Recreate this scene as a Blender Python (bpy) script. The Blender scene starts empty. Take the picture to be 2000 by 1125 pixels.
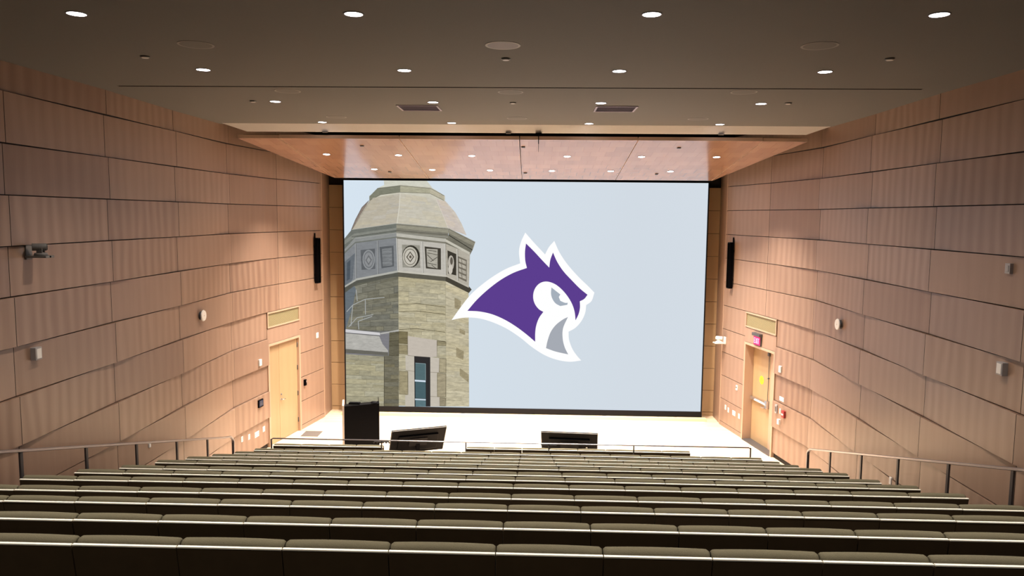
import bpy, bmesh, math, random
from mathutils import Matrix, Vector
import numpy as np

S = bpy.context.scene
COL = S.collection
R = random.Random(7)
ZC = 5.63                      # eye height above the stage floor

# ------------------------------------------------------------------ camera, world, exposure
f_px, yaw, pit, rol = 1451.19, 0.0310672, 0.0963215, 0.0095234
fwd = Vector((-math.sin(yaw)*math.cos(pit), math.cos(yaw)*math.cos(pit), -math.sin(pit)))
rgt = Vector((math.cos(yaw), math.sin(yaw), 0)); up_ = rgt.cross(fwd)
r2 = rgt*math.cos(rol) + up_*math.sin(rol); u2 = up_*math.cos(rol) - rgt*math.sin(rol)
cam = bpy.data.cameras.new('camera'); co = bpy.data.objects.new('camera', cam); COL.objects.link(co)
cam.sensor_width = 36; cam.sensor_fit = 'HORIZONTAL'; cam.lens = f_px/2000*36; cam.clip_start = .05; cam.clip_end = 200
co.matrix_world = Matrix(((r2.x, u2.x, -fwd.x, 0), (r2.y, u2.y, -fwd.y, 0), (r2.z, u2.z, -fwd.z, ZC), (0, 0, 0, 1)))
S.camera = co
W = bpy.data.worlds.new('world'); S.world = W; W.use_nodes = True
W.node_tree.nodes['Background'].inputs[0].default_value = (.02, .018, .016, 1)
W.node_tree.nodes['Background'].inputs[1].default_value = .3
S.view_settings.view_transform = 'Standard'; S.view_settings.look = 'None'
S.view_settings.exposure = 0.0; S.view_settings.gamma = 1; S.view_settings.use_curve_mapping = False

HOUSE_W, STAGE_W = 395, 1950      # watts of a house downlight and of a stage downlight
HOUSE_C, STAGE_C = (1.0, .89, .76), (1.0, .89, .76)
SCREEN_E = 1.0                  # brightness of the video wall

# ------------------------------------------------------------------ materials
def lin(c):
    return tuple(((x/255)/12.92 if x/255 <= .04045 else (((x/255)+.055)/1.055)**2.4) for x in c)
def mat(name, col, rough=.5, metal=0, spec=.5, emit=None, es=0, coat=0, coat_r=.2):
    m = bpy.data.materials.new(name); m.use_nodes = True; b = m.node_tree.nodes['Principled BSDF']
    b.inputs['Base Color'].default_value = (*col, 1); b.inputs['Roughness'].default_value = rough
    b.inputs['Metallic'].default_value = metal; b.inputs['Specular IOR Level'].default_value = spec
    b.inputs['Coat Weight'].default_value = coat; b.inputs['Coat Roughness'].default_value = coat_r
    if emit: b.inputs['Emission Color'].default_value = (*emit, 1); b.inputs['Emission Strength'].default_value = es
    return m
def nt(m): return m.node_tree, m.node_tree.nodes, m.node_tree.links, m.node_tree.nodes['Principled BSDF']
def add(N, t, **k):
    n = N.new(t)
    for a, v in k.items(): setattr(n, a, v)
    return n
def mathn(N, L, op, a, b=None, clamp=False):
    n = N.new('ShaderNodeMath'); n.operation = op; n.use_clamp = clamp
    for i, v in enumerate((a, b)):
        if v is None: continue
        if isinstance(v, (int, float)): n.inputs[i].default_value = v
        else: L.new(v, n.inputs[i])
    return n.outputs[0]
def mixc(N, L, fac, a, b, mode='MIX'):
    n = N.new('ShaderNodeMix'); n.data_type = 'RGBA'; n.blend_type = mode
    if isinstance(fac, (int, float)): n.inputs[0].default_value = fac
    else: L.new(fac, n.inputs[0])
    for i, v in ((6, a), (7, b)):
        if isinstance(v, tuple): n.inputs[i].default_value = (*v, 1)
        else: L.new(v, n.inputs[i])
    return n.outputs[2]
def speckle(m, scale, amt, bump=0.0):
    """fine procedural variation of the base colour and a little bump"""
    T, N, L, B = nt(m)
    tc = N.new('ShaderNodeTexCoord'); nz = add(N, 'ShaderNodeTexNoise'); nz.inputs['Scale'].default_value = scale
    nz.inputs['Detail'].default_value = 3; L.new(tc.outputs['Object'], nz.inputs['Vector'])
    c = tuple(B.inputs['Base Color'].default_value)[:3]
    d = tuple(x*(1-amt) for x in c); e = tuple(min(1, x*(1+amt)) for x in c)
    L.new(mixc(N, L, nz.outputs['Fac'], d, e), B.inputs['Base Color'])
    if bump:
        bp = N.new('ShaderNodeBump'); bp.inputs['Strength'].default_value = bump; bp.inputs['Distance'].default_value = .01
        L.new(nz.outputs['Fac'], bp.inputs['Height']); L.new(bp.outputs[0], B.inputs['Normal'])
    return m
def wood(name, ca, cb, rough=.34, coat=0, coat_r=.2, stripe=.24, spec=.5):
    """figured veneer: UV u runs along the wall in metres, v up; attribute 'tone' = (tone, stripe strength, phase)"""
    m = mat(name, ca, rough, coat=coat, coat_r=coat_r, spec=spec); T, N, L, B = nt(m)
    uv = N.new('ShaderNodeUVMap'); sp = N.new('ShaderNodeSeparateXYZ'); L.new(uv.outputs[0], sp.inputs[0])
    at = add(N, 'ShaderNodeAttribute', attribute_name='tone'); sa = N.new('ShaderNodeSeparateColor'); L.new(at.outputs['Color'], sa.inputs[0])
    ph = mathn(N, L, 'MULTIPLY', sa.outputs[2], 40)
    cmb = N.new('ShaderNodeCombineXYZ'); L.new(mathn(N, L, 'ADD', mathn(N, L, 'MULTIPLY', sp.outputs[0], 11), ph), cmb.inputs[0])
    L.new(mathn(N, L, 'MULTIPLY', sp.outputs[1], .9), cmb.inputs[1]); L.new(ph, cmb.inputs[2])
    n1 = N.new('ShaderNodeTexNoise'); n1.inputs['Scale'].default_value = 1; n1.inputs['Detail'].default_value = 4; L.new(cmb.outputs[0], n1.inputs['Vector'])
    c2 = N.new('ShaderNodeCombineXYZ'); L.new(mathn(N, L, 'ADD', mathn(N, L, 'MULTIPLY', sp.outputs[0], 1.3), ph), c2.inputs[0]); L.new(mathn(N, L, 'MULTIPLY', sp.outputs[1], .5), c2.inputs[1])
    n2 = N.new('ShaderNodeTexNoise'); n2.inputs['Scale'].default_value = 1.0; n2.inputs['Detail'].default_value = 2; L.new(c2.outputs[0], n2.inputs['Vector'])
    s = mathn(N, L, 'SINE', mathn(N, L, 'ADD', mathn(N, L, 'MULTIPLY', sp.outputs[0], 2*math.pi/stripe), mathn(N, L, 'MULTIPLY', n2.outputs['Fac'], 9)))
    s = mathn(N, L, 'MULTIPLY', mathn(N, L, 'MULTIPLY', s, sa.outputs[1]), mathn(N, L, 'MULTIPLY', n2.outputs['Fac'], .55))
    f = mathn(N, L, 'ADD', sa.outputs[0], mathn(N, L, 'MULTIPLY', mathn(N, L, 'SUBTRACT', n1.outputs['Fac'], .5), .42))
    f = mathn(N, L, 'ADD', f, mathn(N, L, 'MULTIPLY', s, .8), True)
    L.new(mixc(N, L, f, ca, cb), B.inputs['Base Color'])
    return m
M = {}
M['wood'] = wood('pink_tan_veneer', (.205, .119, .082), (.358, .237, .174), .36)
M['canopy'] = wood('canopy_veneer', (.40, .225, .15), (.50, .30, .205), .2, coat=.3, coat_r=.12, stripe=.4)
M['fascia'] = wood('lit_fascia_veneer', (.74, .54, .40), (.80, .60, .46), .4, stripe=.4)  # canopy edges lightened: lamp light that misses them is put into the colour
M['backwood'] = wood('back_wall_veneer', (.40, .26, .14), (.50, .33, .18), .45)
M['doorwood'] = wood('door_veneer', (.35, .23, .125), (.43, .295, .165), .35, stripe=.3)
M['frame'] = wood('door_frame_veneer', (.42, .28, .195), (.50, .34, .245), .4, stripe=.3)
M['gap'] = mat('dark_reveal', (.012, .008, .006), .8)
M['ceiling'] = speckle(mat('ceiling_plaster', (.165, .160, .153), .75, spec=.25), 60, .06)
M['ceil_band'] = mat('bulkhead_lit_tone', (.85, .83, .82), .5)  # bulkhead far paler than the plaster: grazing downlight put into its colour
M['white'] = mat('white_plastic', (.78, .76, .74), .4)
M['grey'] = mat('grey_plastic', (.36, .34, .35), .45)
M['dgrey'] = mat('dark_grey_metal', (.10, .095, .10), .35, .4)
M['black'] = mat('black_satin', (.0015, .0015, .0025), .5, spec=.06)
M['void'] = mat('plenum_black', (.002, .002, .002), 1, spec=0)
M['spkgrey'] = mat('speaker_grille', (.26, .24, .26), .6)
M['vent'] = mat('vent_grey', (.30, .27, .36), .5)
M['ventrim'] = mat('vent_rim', (.44, .38, .46), .4)
M['rail'] = mat('rail_steel', (.30, .28, .30), .3, .85)
M['post'] = mat('post_steel', (.07, .065, .07), .4, .6)
M['chrome'] = mat('satin_steel', (.55, .54, .56), .25, .9)
M['fabric'] = speckle(mat('olive_upholstery', (.130, .116, .077), .92, spec=.2), 260, .28, .35)
M['panel'] = speckle(mat('walnut_back_panel', (.062, .041, .022), .55, spec=.25), 7, .25)
M['strip'] = mat('pale_maple_edge', (.97, .94, .84), .3)
M['seatleg'] = mat('seat_pedestal_metal', (.03, .03, .03), .4, .6)
M['carpet'] = speckle(mat('dark_carpet', (.030, .026, .024), .95, spec=.1), 180, .35)
M['stage'] = mat('maple_stage_floor', (.78, .62, .46), .38)
M['plinth'] = mat('plinth_maple', (.80, .62, .36), .4)
M['bezel'] = mat('screen_bezel', (.004, .004, .006), .45, spec=.15)
M['camgrey'] = mat('camera_grey', (.17, .165, .165), .5)
M['edge'] = mat('monitor_edge', (.025, .025, .028), .4)
M['alu'] = mat('lectern_edge', (.42, .36, .33), .4, .2)
M['red'] = mat('alarm_red', (.28, .02, .025), .4)
M['yellow'] = mat('yellow_sticker', (.80, .62, .02), .5)
M['exitred'] = mat('exit_red', (.3, 0, .03), .4, emit=(1.0, .005, .14), es=1.3)
M['exitlet'] = mat('exit_letters', (.9, .4, .5), .4, emit=(1.0, .22, .42), es=1.5)
M['lens'] = mat('lamp_lens', (.9, .9, .9), .4, emit=(1, .93, .97), es=12)
M['lampring'] = mat('lamp_recess', (.10, .09, .085), .5)
M['matmat'] = speckle(mat('grey_floor_mat', (.12, .10, .09), .9), 80, .3)
M['grille'] = mat('woven_grille', (.22, .19, .10), .6)
M['bluepanel'] = mat('touch_panel', (.01, .015, .04), .2, emit=(.03, .06, .16), es=.35)

def stage_planks():
    m = M['stage']; T, N, L, B = nt(m)
    tc = N.new('ShaderNodeTexCoord'); br = N.new('ShaderNodeTexBrick'); L.new(tc.outputs['Object'], br.inputs['Vector'])
    br.inputs['Scale'].default_value = 1; br.inputs['Brick Width'].default_value = 1.9; br.inputs['Row Height'].default_value = .083
    br.inputs['Mortar Size'].default_value = .0015; br.inputs['Color1'].default_value = (.80, .64, .47, 1); br.inputs['Color2'].default_value = (.66, .48, .33, 1)
    br.inputs['Mortar'].default_value = (.35, .22, .12, 1); L.new(br.outputs['Color'], B.inputs['Base Color'])
stage_planks()
def canopy_tiles():
    m = M['canopy']; T, N, L, B = nt(m)
    old = B.inputs['Base Color'].links[0].from_socket
    uv = N.new('ShaderNodeUVMap'); br = N.new('ShaderNodeTexBrick'); L.new(uv.outputs[0], br.inputs['Vector'])
    br.inputs['Scale'].default_value = 1; br.inputs['Brick Width'].default_value = .34; br.inputs['Row Height'].default_value = .46
    br.inputs['Mortar Size'].default_value = .006; br.inputs['Color1'].default_value = (1, 1, 1, 1); br.inputs['Color2'].default_value = (.84, .82, .84, 1)
    br.inputs['Mortar'].default_value = (.75, .72, .72, 1); br.offset = .5
    L.new(mixc(N, L, 1.0, old, br.outputs['Color'], 'MULTIPLY'), B.inputs['Base Color'])
canopy_tiles()
def grille_weave():
    m = M['grille']; T, N, L, B = nt(m)
    tc = N.new('ShaderNodeTexCoord'); w = N.new('ShaderNodeTexChecker'); w.inputs['Scale'].default_value = 42
    w.inputs['Color1'].default_value = (.36, .31, .17, 1); w.inputs['Color2'].default_value = (.10, .08, .04, 1)
    L.new(tc.outputs['Object'], w.inputs['Vector']); L.new(w.outputs['Color'], B.inputs['Base Color'])
grille_weave()

# ------------------------------------------------------------------ mesh helpers
class MB:
    def __init__(s): s.v = []; s.f = []; s.mi = []; s.uv = []; s.tone = []; s.mats = []; s.sm = []
    def m(s, name):
        if M[name] not in s.mats: s.mats.append(M[name])
        return s.mats.index(M[name])
    def face(s, pts, mt, uvs=None, tone=(.5, 0, 0), smooth=False):
        i = len(s.v); s.v += [tuple(p) for p in pts]; s.f.append(tuple(range(i, i+len(pts))))
        s.mi.append(s.m(mt)); s.uv.append(uvs or [(p[0], p[2]) for p in pts]); s.tone.append(tone); s.sm.append(smooth)
    def box(s, a, b, mt, T=None, tone=(.5, 0, 0)):
        x0, y0, z0 = a; x1, y1, z1 = b
        P = [(x0,y0,z0),(x1,y0,z0),(x1,y1,z0),(x0,y1,z0),(x0,y0,z1),(x1,y0,z1),(x1,y1,z1),(x0,y1,z1)]
        Q = [T @ Vector(p) for p in P] if T else P
        for q in ((0,3,2,1),(4,5,6,7),(0,1,5,4),(1,2,6,5),(2,3,7,6),(3,0,4,7)):
            uvs = [(P[k][0]+P[k][1], P[k][2]) if q not in ((0,3,2,1),(4,5,6,7)) else (P[k][0], P[k][1]) for k in q]
            s.face([Q[k] for k in q], mt, uvs, tone)
    def cyl(s, c, r, h, mt, axis='z', n=24, r2=None, T=None):
        """a capped cylinder or cone frustum; c is the centre of its first cap"""
        r2 = r if r2 is None else r2
        def pt(a, rad, t):
            x, y = rad*math.cos(a), rad*math.sin(a)
            p = {'z': (c[0]+x, c[1]+y, c[2]+t), 'y': (c[0]+x, c[1]+t, c[2]-y), 'x': (c[0]+t, c[1]+x, c[2]+y)}[axis]
            return T @ Vector(p) if T else p
        A = [2*math.pi*k/n for k in range(n)]
        if h >= 0: lo, hi, ra, rb = 0, h, r, r2
        else: lo, hi, ra, rb = h, 0, r2, r
        for k in range(n):
            a, b = A[k], A[(k+1) % n]
            s.face([pt(a, ra, lo), pt(b, ra, lo), pt(b, rb, hi), pt(a, rb, hi)], mt, smooth=True)
        s.face([pt(a, ra, lo) for a in reversed(A)], mt); s.face([pt(a, rb, hi) for a in A], mt)
    def tube(s, pts, r, mt, n=10, flat=None):
        """a rod swept along points; flat=(half width, half height) gives a bar section"""
        pts = [Vector(p) for p in pts]; rings = []
        for i, p in enumerate(pts):
            d = (pts[min(i+1, len(pts)-1)] - pts[max(i-1, 0)]).normalized()
            ref = Vector((0, 0, 1)) if abs(d.z) < .95 else Vector((0, 1, 0))
            u = d.cross(ref).normalized(); w = u.cross(d)
            if flat: rings.append([p+u*a*flat[0]+w*b*flat[1] for a, b in ((-1,-.7),(-.7,-1),(.7,-1),(1,-.7),(1,.7),(.7,1),(-.7,1),(-1,.7))])
            else: rings.append([p+u*r*math.cos(2*math.pi*k/n)+w*r*math.sin(2*math.pi*k/n) for k in range(n)])
        k_ = len(rings[0])
        for a, b in zip(rings, rings[1:]):
            for k in range(k_): s.face([a[k], b[k], b[(k+1) % k_], a[(k+1) % k_]], mt, smooth=not flat)
        s.face(rings[0], mt); s.face(list(reversed(rings[-1])), mt)
    def sphere(s, c, r, mt, sc=(1, 1, 1), n=14, half=False):
        c = Vector(c); g = []
        for i in range(n+1):
            t = math.pi*i/n*(.5 if half else 1)
            g.append([c+Vector((r*sc[0]*math.sin(t)*math.cos(a), r*sc[1]*math.sin(t)*math.sin(a), r*sc[2]*math.cos(t))) for a in [2*math.pi*k/16 for k in range(16)]])
        for i in range(n):
            for k in range(16): s.face([g[i][k], g[i+1][k], g[i+1][(k+1) % 16], g[i][(k+1) % 16]], mt, smooth=True)
    def build(s, name, parent=None, bevel=0, merge=True, seg=2):
        me = bpy.data.meshes.new(name); me.from_pydata(s.v, [], s.f)
        for m_ in s.mats: me.materials.append(m_)
        me.polygons.foreach_set('material_index', s.mi); me.polygons.foreach_set('use_smooth', s.sm)
        ul = me.uv_layers.new(name='UVMap'); ul.data.foreach_set('uv', [c for q in s.uv for p in q for c in p])
        ca = me.color_attributes.new('tone', 'FLOAT_COLOR', 'CORNER')
        ca.data.foreach_set('color', [c for q, t in zip(s.uv, s.tone) for _ in q for c in (*t, 1)])
        if merge or bevel:
            bm = bmesh.new(); bm.from_mesh(me); bmesh.ops.remove_doubles(bm, verts=bm.verts, dist=1e-5)
            if bevel:
                ed = [e for e in bm.edges if len(e.link_faces) == 2 and e.calc_face_angle(0) > .5]
                bmesh.ops.bevel(bm, geom=ed, offset=bevel, segments=seg, affect='EDGES', profile=.5, clamp_overlap=True)
            bm.to_mesh(me); bm.free()
        me.update()
        o = bpy.data.objects.new(name, me); COL.objects.link(o)
        if parent: o.parent = parent
        return o
def tag(o, label, cat, group=None):
    o['label'] = label; o['category'] = cat
    if group: o['group'] = group
    return o
def struct(o): o['kind'] = 'structure'; return o
def thing(name, label, cat, loc=(0, 0, 0), group=None, mw=None):
    o = bpy.data.objects.new(name, None); COL.objects.link(o); o.empty_display_size = .1
    if mw is not None: o.matrix_world = mw
    else: o.location = loc
    return tag(o, label, cat, group)
def copy_tree(src, loc=None, mw=None, label=None, group=None):
    c = src.copy(); COL.objects.link(c)
    if mw is not None: c.matrix_world = mw
    elif loc is not None: c.location = loc
    if label: c['label'] = label
    if group: c['group'] = group
    for ch in src.children:
        d = ch.copy(); COL.objects.link(d); d.parent = c
        for g in ch.children:
            e = g.copy(); COL.objects.link(e); e.parent = d
    return c

# ------------------------------------------------------------------ side walls
BH = .148                                # drop of the bulkhead
PITCH = .635; Z0 = ZC + 2.107            # joint j lies at Z0 - PITCH*j ; joint 12 is the base line
CEIL = ZC + 1.84
KN = {-1: [(-4, -6.56), (13.43, -6.57), (15.76, -6.58), (17.37, -6.38), (20.14, -5.84)],
      1: [(-4, 5.92), (13.43, 5.93), (15.76, 5.93), (17.31, 5.67), (20.13, 5.12)]}
def wx(side, y):
    K = KN[side]
    for (a, xa), (b, xb) in zip(K, K[1:]):
        if y <= b or b == K[-1][0]: return xa+(xb-xa)*(y-a)/(b-a)
COLS = [-4, -2.3, -.05, 2.25, 4.5, 6.78, 9.05, 11.25, 13.43, 15.76, 17.34]
BAY = (17.34, 18.86)                     # door bay
def protr(j, y):
    """how far the panel above joint j stands out at this column"""
    c = {COLS[i]: i for i in range(len(COLS))}.get(y)
    if c is None or y > 17.4: return .012
    if c == 10: c = 9
    return .050 if (j+c) % 2 == 0 else .002
def doff(side, y, z):
    """distance of the panel face from the wall plane at a point"""
    j = int((Z0-z)//PITCH); fz = ((Z0-z)/PITCH)-j
    cs = COLS[:-1] + [17.9, 20.14] if j < 7 else COLS + [18.86, 20.14]
    for a, b in zip(cs, cs[1:]):
        if a <= y <= b:
            t = (y-a)/(b-a); return .012 if y > 17.4 else protr(j+1, a)*(1-t)+protr(j+1, b)*t
    return .01
def wpt(side, y, z, d):
    x = wx(side, y); e = .01
    tx, ty = wx(side, y+e)-wx(side, y-e), 2*e; l = math.hypot(tx, ty)
    n = (ty/l, -tx/l) if side < 0 else (-ty/l, tx/l)
    return Vector((x+n[0]*d, y+n[1]*d, z))
def wframe(side, y, z, d=None):
    """frame on the panel face: x along the wall (to the left when faced), y out of the wall, z up"""
    if d is None: d = doff(side, y, z)
    p = wpt(side, y, z, d); n = (wpt(side, y, z, 1)-wpt(side, y, z, 0)).normalized()
    x = n.cross(Vector((0, 0, 1))) * 1.0
    return Matrix(((x.x, n.x, 0, p.x), (x.y, n.y, 0, p.y), (0, 0, 1, p.z), (0, 0, 0, 1)))
def wall(side, name):
    mb = MB(); rr = random.Random(11+side)
    def panel(ya, yb, zb, zt, dta, dtb, dba, dbb, n, tone):
        g = .005; ya2, yb2, zb2, zt2 = ya+g, yb-g, zb+g*1.4, zt-g*1.4
        fr = []; bk = []
        for i in range(n+1):
            t = i/n; y = ya2+(yb2-ya2)*t
            fr.append((wpt(side, y, zb2, dba+(dbb-dba)*t), wpt(side, y, zt2, dta+(dtb-dta)*t), y))
            bk.append((wpt(side, y, zb2, -.03), wpt(side, y, zt2, -.03), y))
        def q(p, uvs, mt='wood'):
            if side > 0: p, uvs = p[::-1], uvs[::-1]
            mb.face(p, mt, uvs, tone)
        for i in range(n):
            (a, b, y1), (c, d, y2) = fr[i], fr[i+1]; (a2, b2, _), (c2, d2, _) = bk[i], bk[i+1]
            q([c, d, b, a][::-1][::-1], [(y2, zb2), (y2, zt2), (y1, zt2), (y1, zb2)])
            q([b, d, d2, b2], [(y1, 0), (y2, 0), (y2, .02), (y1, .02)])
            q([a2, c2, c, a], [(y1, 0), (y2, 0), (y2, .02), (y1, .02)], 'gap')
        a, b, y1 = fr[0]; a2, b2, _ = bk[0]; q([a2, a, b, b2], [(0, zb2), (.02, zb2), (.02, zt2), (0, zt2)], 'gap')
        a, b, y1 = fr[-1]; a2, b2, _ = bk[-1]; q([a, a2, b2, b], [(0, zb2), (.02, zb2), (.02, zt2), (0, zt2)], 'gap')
    for j in range(12):
        zt, zb = Z0-PITCH*j, Z0-PITCH*(j+1)
        cs = COLS[:-1] + [17.9, 20.14] if j < 7 else COLS + [18.86, 20.14]
        for a, b in zip(cs, cs[1:]):
            if j >= 7 and a == BAY[0]: continue
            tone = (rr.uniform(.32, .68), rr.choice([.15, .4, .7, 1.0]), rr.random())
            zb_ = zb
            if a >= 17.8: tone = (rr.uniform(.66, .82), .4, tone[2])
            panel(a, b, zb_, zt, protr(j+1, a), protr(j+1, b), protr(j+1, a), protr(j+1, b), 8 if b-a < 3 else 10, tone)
    # backing behind the open joints, reaching over the plenum
    n = 60; ys = [-4+24.14*i/n for i in range(n+1)]
    for y1, y2 in zip(ys, ys[1:]):
        if y1 < BAY[1] and y2 > BAY[0]:
            segs = [(CEIL+2.2, Z0-PITCH*7)]
        else: segs = [(CEIL+2.2, -.3)]
        for zt, zb in segs:
            p = [wpt(side, y1, zb, -.035), wpt(side, y2, zb, -.035), wpt(side, y2, zt, -.035), wpt(side, y1, zt, -.035)]
            if side < 0: p = p[::-1]
            mb.face(p, 'gap')
            p = [wpt(side, y1, zb, -.2), wpt(side, y2, zb, -.2), wpt(side, y2, zt, -.2), wpt(side, y1, zt, -.2)]
            mb.face(p, 'gap')
    return struct(mb.build(name))
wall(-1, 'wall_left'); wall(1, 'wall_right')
for side, nm in ((-1, 'left'), (1, 'right')):
    mb = MB()                            # baseboard between the door and the corner
    T = wframe(side, 19.5, .0, .008)
    mb.box((-.63, -.04, 0), (.63, .006, .112), 'wood', T, (.7, .2, .3))
    struct(mb.build('baseboard_'+nm))
    mb = MB()                            # the pale edge where the side wall ends
    x = wx(side, 20.14)
    mb.box((x-.06 if side < 0 else x-.015, 20.13, .0), (x+.015 if side < 0 else x+.06, 20.21, ZC+1.3), 'frame', None, (.5, .2, .1))
    mb.box((x-.10 if side < 0 else x+.0, 20.21, .0), (x-.0 if side < 0 else x+.10, 20.95, ZC+1.6), 'wood', None, (.5, .2, .1))
    struct(mb.build('trim_%d' % (1 if side < 0 else 2), bevel=.004))

# back wall (behind the screen)
mb = MB(); rr = random.Random(5)
for j in range(2, 12):
    zt, zb = Z0-PITCH*j, Z0-PITCH*(j+1)
    for a, b in ((-5.94, -5.3), (-5.3, -2.6), (-2.6, -.3), (-.3, 2.2), (2.2, 4.6), (4.6, 5.22)):
        mb.box((a+.004, 20.94, zb+.006), (b-.004, 21.0, zt-.006), 'backwood', None, (rr.uniform(.35, .65), .3, rr.random()))
mb.box((-5.94, 20.95, 0), (5.22, 21.0, .112), 'backwood', None, (.4, .2, .1))
mb.box((-7, 21.0, -.3), (6.4, 21.1, CEIL+2.2), 'gap')
struct(mb.build('wall_back'))
mb = MB()
mb.box((-7, -4.1, -.3), (6.4, -4, CEIL+.3), 'gap'); mb.box((-6.56, -4, 2), (5.92, -3.96, CEIL), 'panel')
struct(mb.build('wall_rear'))

# ------------------------------------------------------------------ ceiling
mb = MB()
LX = [-4.30, -1.70, 1.03, 3.60]
LYC = [4.35, 1.72, 7.0, 9.65, 12.31, 15.0]
mb.box((-6.9, -4, CEIL), (6.3, 10.89, CEIL+.12), 'ceiling')
mb.box((-6.9, 10.93, CEIL), (6.3, 15.40, CEIL+.12), 'ceiling')
mb.box((-6.9, 10.89, CEIL), (-6.13, 10.93, CEIL+.12), 'ceiling'); mb.box((5.44, 10.89, CEIL), (6.3, 10.93, CEIL+.12), 'ceiling')
mb.box((-6.13, 10.89, CEIL+.06), (5.44, 10.93, CEIL+.12), 'void')
mb.box((-6.13, 10.925, CEIL-.001), (5.44, 10.935, CEIL+.06), 'void'); mb.box((-6.13, 10.88, CEIL-.001), (5.44, 10.892, CEIL+.06), 'void')
struct(mb.build('ceiling', merge=False))
mb = MB()                                # splayed bulkhead hanging from the ceiling before the canopy
zb = CEIL-BH
Q0 = [(-6.45, 15.26), (5.86, 15.26)]; Q1 = [(-5.99, 15.38), (5.44, 15.38)]
mb.face([(Q0[0][0], Q0[0][1], CEIL), (Q0[1][0], Q0[1][1], CEIL), (Q1[1][0], Q1[1][1], zb), (Q1[0][0], Q1[0][1], zb)], 'ceil_band')
mb.face([(Q0[0][0], 15.42, CEIL), (Q0[0][0], 15.26, CEIL), (Q1[0][0], 15.38, zb), (Q1[0][0], 15.42, zb)], 'ceil_band')
mb.face([(Q0[1][0], 15.26, CEIL), (Q0[1][0], 15.42, CEIL), (Q1[1][0], 15.42, zb), (Q1[1][0], 15.38, zb)], 'ceil_band')
mb.face([(Q1[0][0], 15.38, zb), (Q1[1][0], 15.38, zb), (Q1[1][0], 15.42, zb), (Q1[0][0], 15.42, zb)], 'ceil_band')
mb.face([(Q0[1][0], 15.42, CEIL), (Q0[0][0], 15.42, CEIL), (Q1[0][0], 15.42, zb), (Q1[1][0], 15.42, zb)], 'void')
struct(mb.build('trim_3', merge=False))
mb = MB()
mb.box((-7, 15.4, CEIL+2.1), (6.4, 21.3, CEIL+2.2), 'void'); mb.box((-7, 15.40, CEIL+.1), (6.4, 15.43, CEIL+2.2), 'void')
mb.box((-7, 19.96, ZC+1.32), (6.4, 20.0, CEIL+2.2), 'void')
struct(mb.build('trim_4', merge=False))

# ------------------------------------------------------------------ floor: stage level and seating tiers
ROWS = {  # row: (x of joint 0, y, z of the pale strip, first seat, last seat)
 'Z': (-.186, 2.815, -1.535, -6, 1), 'A': (-.188, 3.704, -1.750, -9, 7), 'B': (-.185, 4.577, -1.995, -9, 7), 'C': (-.189, 5.477, -2.242, -9, 7),
 'D': (-.188, 6.368, -2.498, -9, 7), 'E': (-.193, 7.227, -2.721, -9, 7), 'F': (-.194, 8.112, -2.966, -9, 7), 'G': (-.193, 9.009, -3.225, -9, 7),
 'H': (-.202, 9.900, -3.456, -9, 7), 'I': (-.208, 10.795, -3.703, -9, 7), 'J': (-.217, 11.680, -3.953, -9, 7), 'K': (-.217, 12.590, -4.203, -9, 7),
 'L': (-.231, 13.540, -4.450, -9, 7), 'M': (-.221, 14.544, -4.670, -9, 5)}
SH = .955
order = list(ROWS)
mb = MB()
prev = -4.0; steps = []
for i, n in enumerate(order):
    y = ROWS[n][1]-.14; z = ROWS[n][2]+ZC-SH
    steps.append((y, z))
steps = [(-.9, 4.02), (.15, 3.80), (1.05, 3.58), (1.95, 3.36)] + steps
ys = [-4.0]+[s[0] for s in steps]; zs = [4.24]+[s[1] for s in steps]
zs[-1] = 0.0
for i in range(len(ys)-1):
    mb.box((-6.62, ys[i], -.2), (5.98, ys[i+1], zs[i]), 'carpet')
mb.box((-6.9, ys[-1], -.2), (6.3, 21.2, 0), 'stage')
struct(mb.build('floor', merge=False))
def floor_at(y):
    z = zs[0]
    for a, b in zip(ys, zs):
        if y >= a: z = b
    return z

# ------------------------------------------------------------------ canopy of wood over the stage
def cz(y): return ZC + .97 + .135*(19.9-y)
can = thing('wooden_canopy', 'suspended pale wood canopy sloping down over the stage above the screen', 'canopy', (-.36, 17.6, cz(17.6)))
inv = Matrix.Translation((.36, -17.6, -cz(17.6)))
near = [-6.24, -5.355, -2.84, -.355, 2.07, 4.60, 5.51]; far = [-5.37, -5.355, -2.84, -.38, 2.085, 4.59, 4.605]
NY, FY = 15.48, 19.86
rr = random.Random(3)
for k in range(6):
    mb = MB(); g = .009; t = (rr.uniform(.35, .6), .35, rr.random())
    ny0 = NY+.02 if k in (0, 5) else NY
    xa, xb, xc, xd = near[k]+g, near[k+1]-g, far[k+1]-g*.6, far[k]+g*.6
    if k == 0: xd = far[1]-.03
    if k == 5: xc = far[5]+.03; xd = far[5]+g
    P = [(xa, ny0), (xb, ny0), (xc, FY), (xd, FY)]
    lo = [(x, y, cz(y)) for x, y in P]; hi = [(x, y, cz(y)+.070) for x, y in P]
    mb.face(lo[::-1], 'canopy', [(p[0], p[1]) for p in P][::-1], t)
    mb.face(hi, 'gap', [(p[0], p[1]) for p in P], t)
    for i in range(4):
        a, b = i, (i+1) % 4
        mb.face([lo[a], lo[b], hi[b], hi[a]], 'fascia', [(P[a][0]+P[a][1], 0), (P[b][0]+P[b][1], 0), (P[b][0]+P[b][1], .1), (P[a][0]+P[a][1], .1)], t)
    mb.v = [tuple(inv @ Vector(p)) for p in mb.v]
    mb.build('canopy_panel', can)
mb = MB()                                # shadow-gap carrier above the boards
pp = [(near[0]+.1, NY+.12), (near[-1]-.1, NY+.12), (far[-1]-.05, FY-.02), (far[0]+.05, FY-.02)]
lo = [inv @ Vector((x, y, cz(y)+.066)) for x, y in pp]; hi = [inv @ Vector((x, y, cz(y)+.1)) for x, y in pp]
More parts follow.
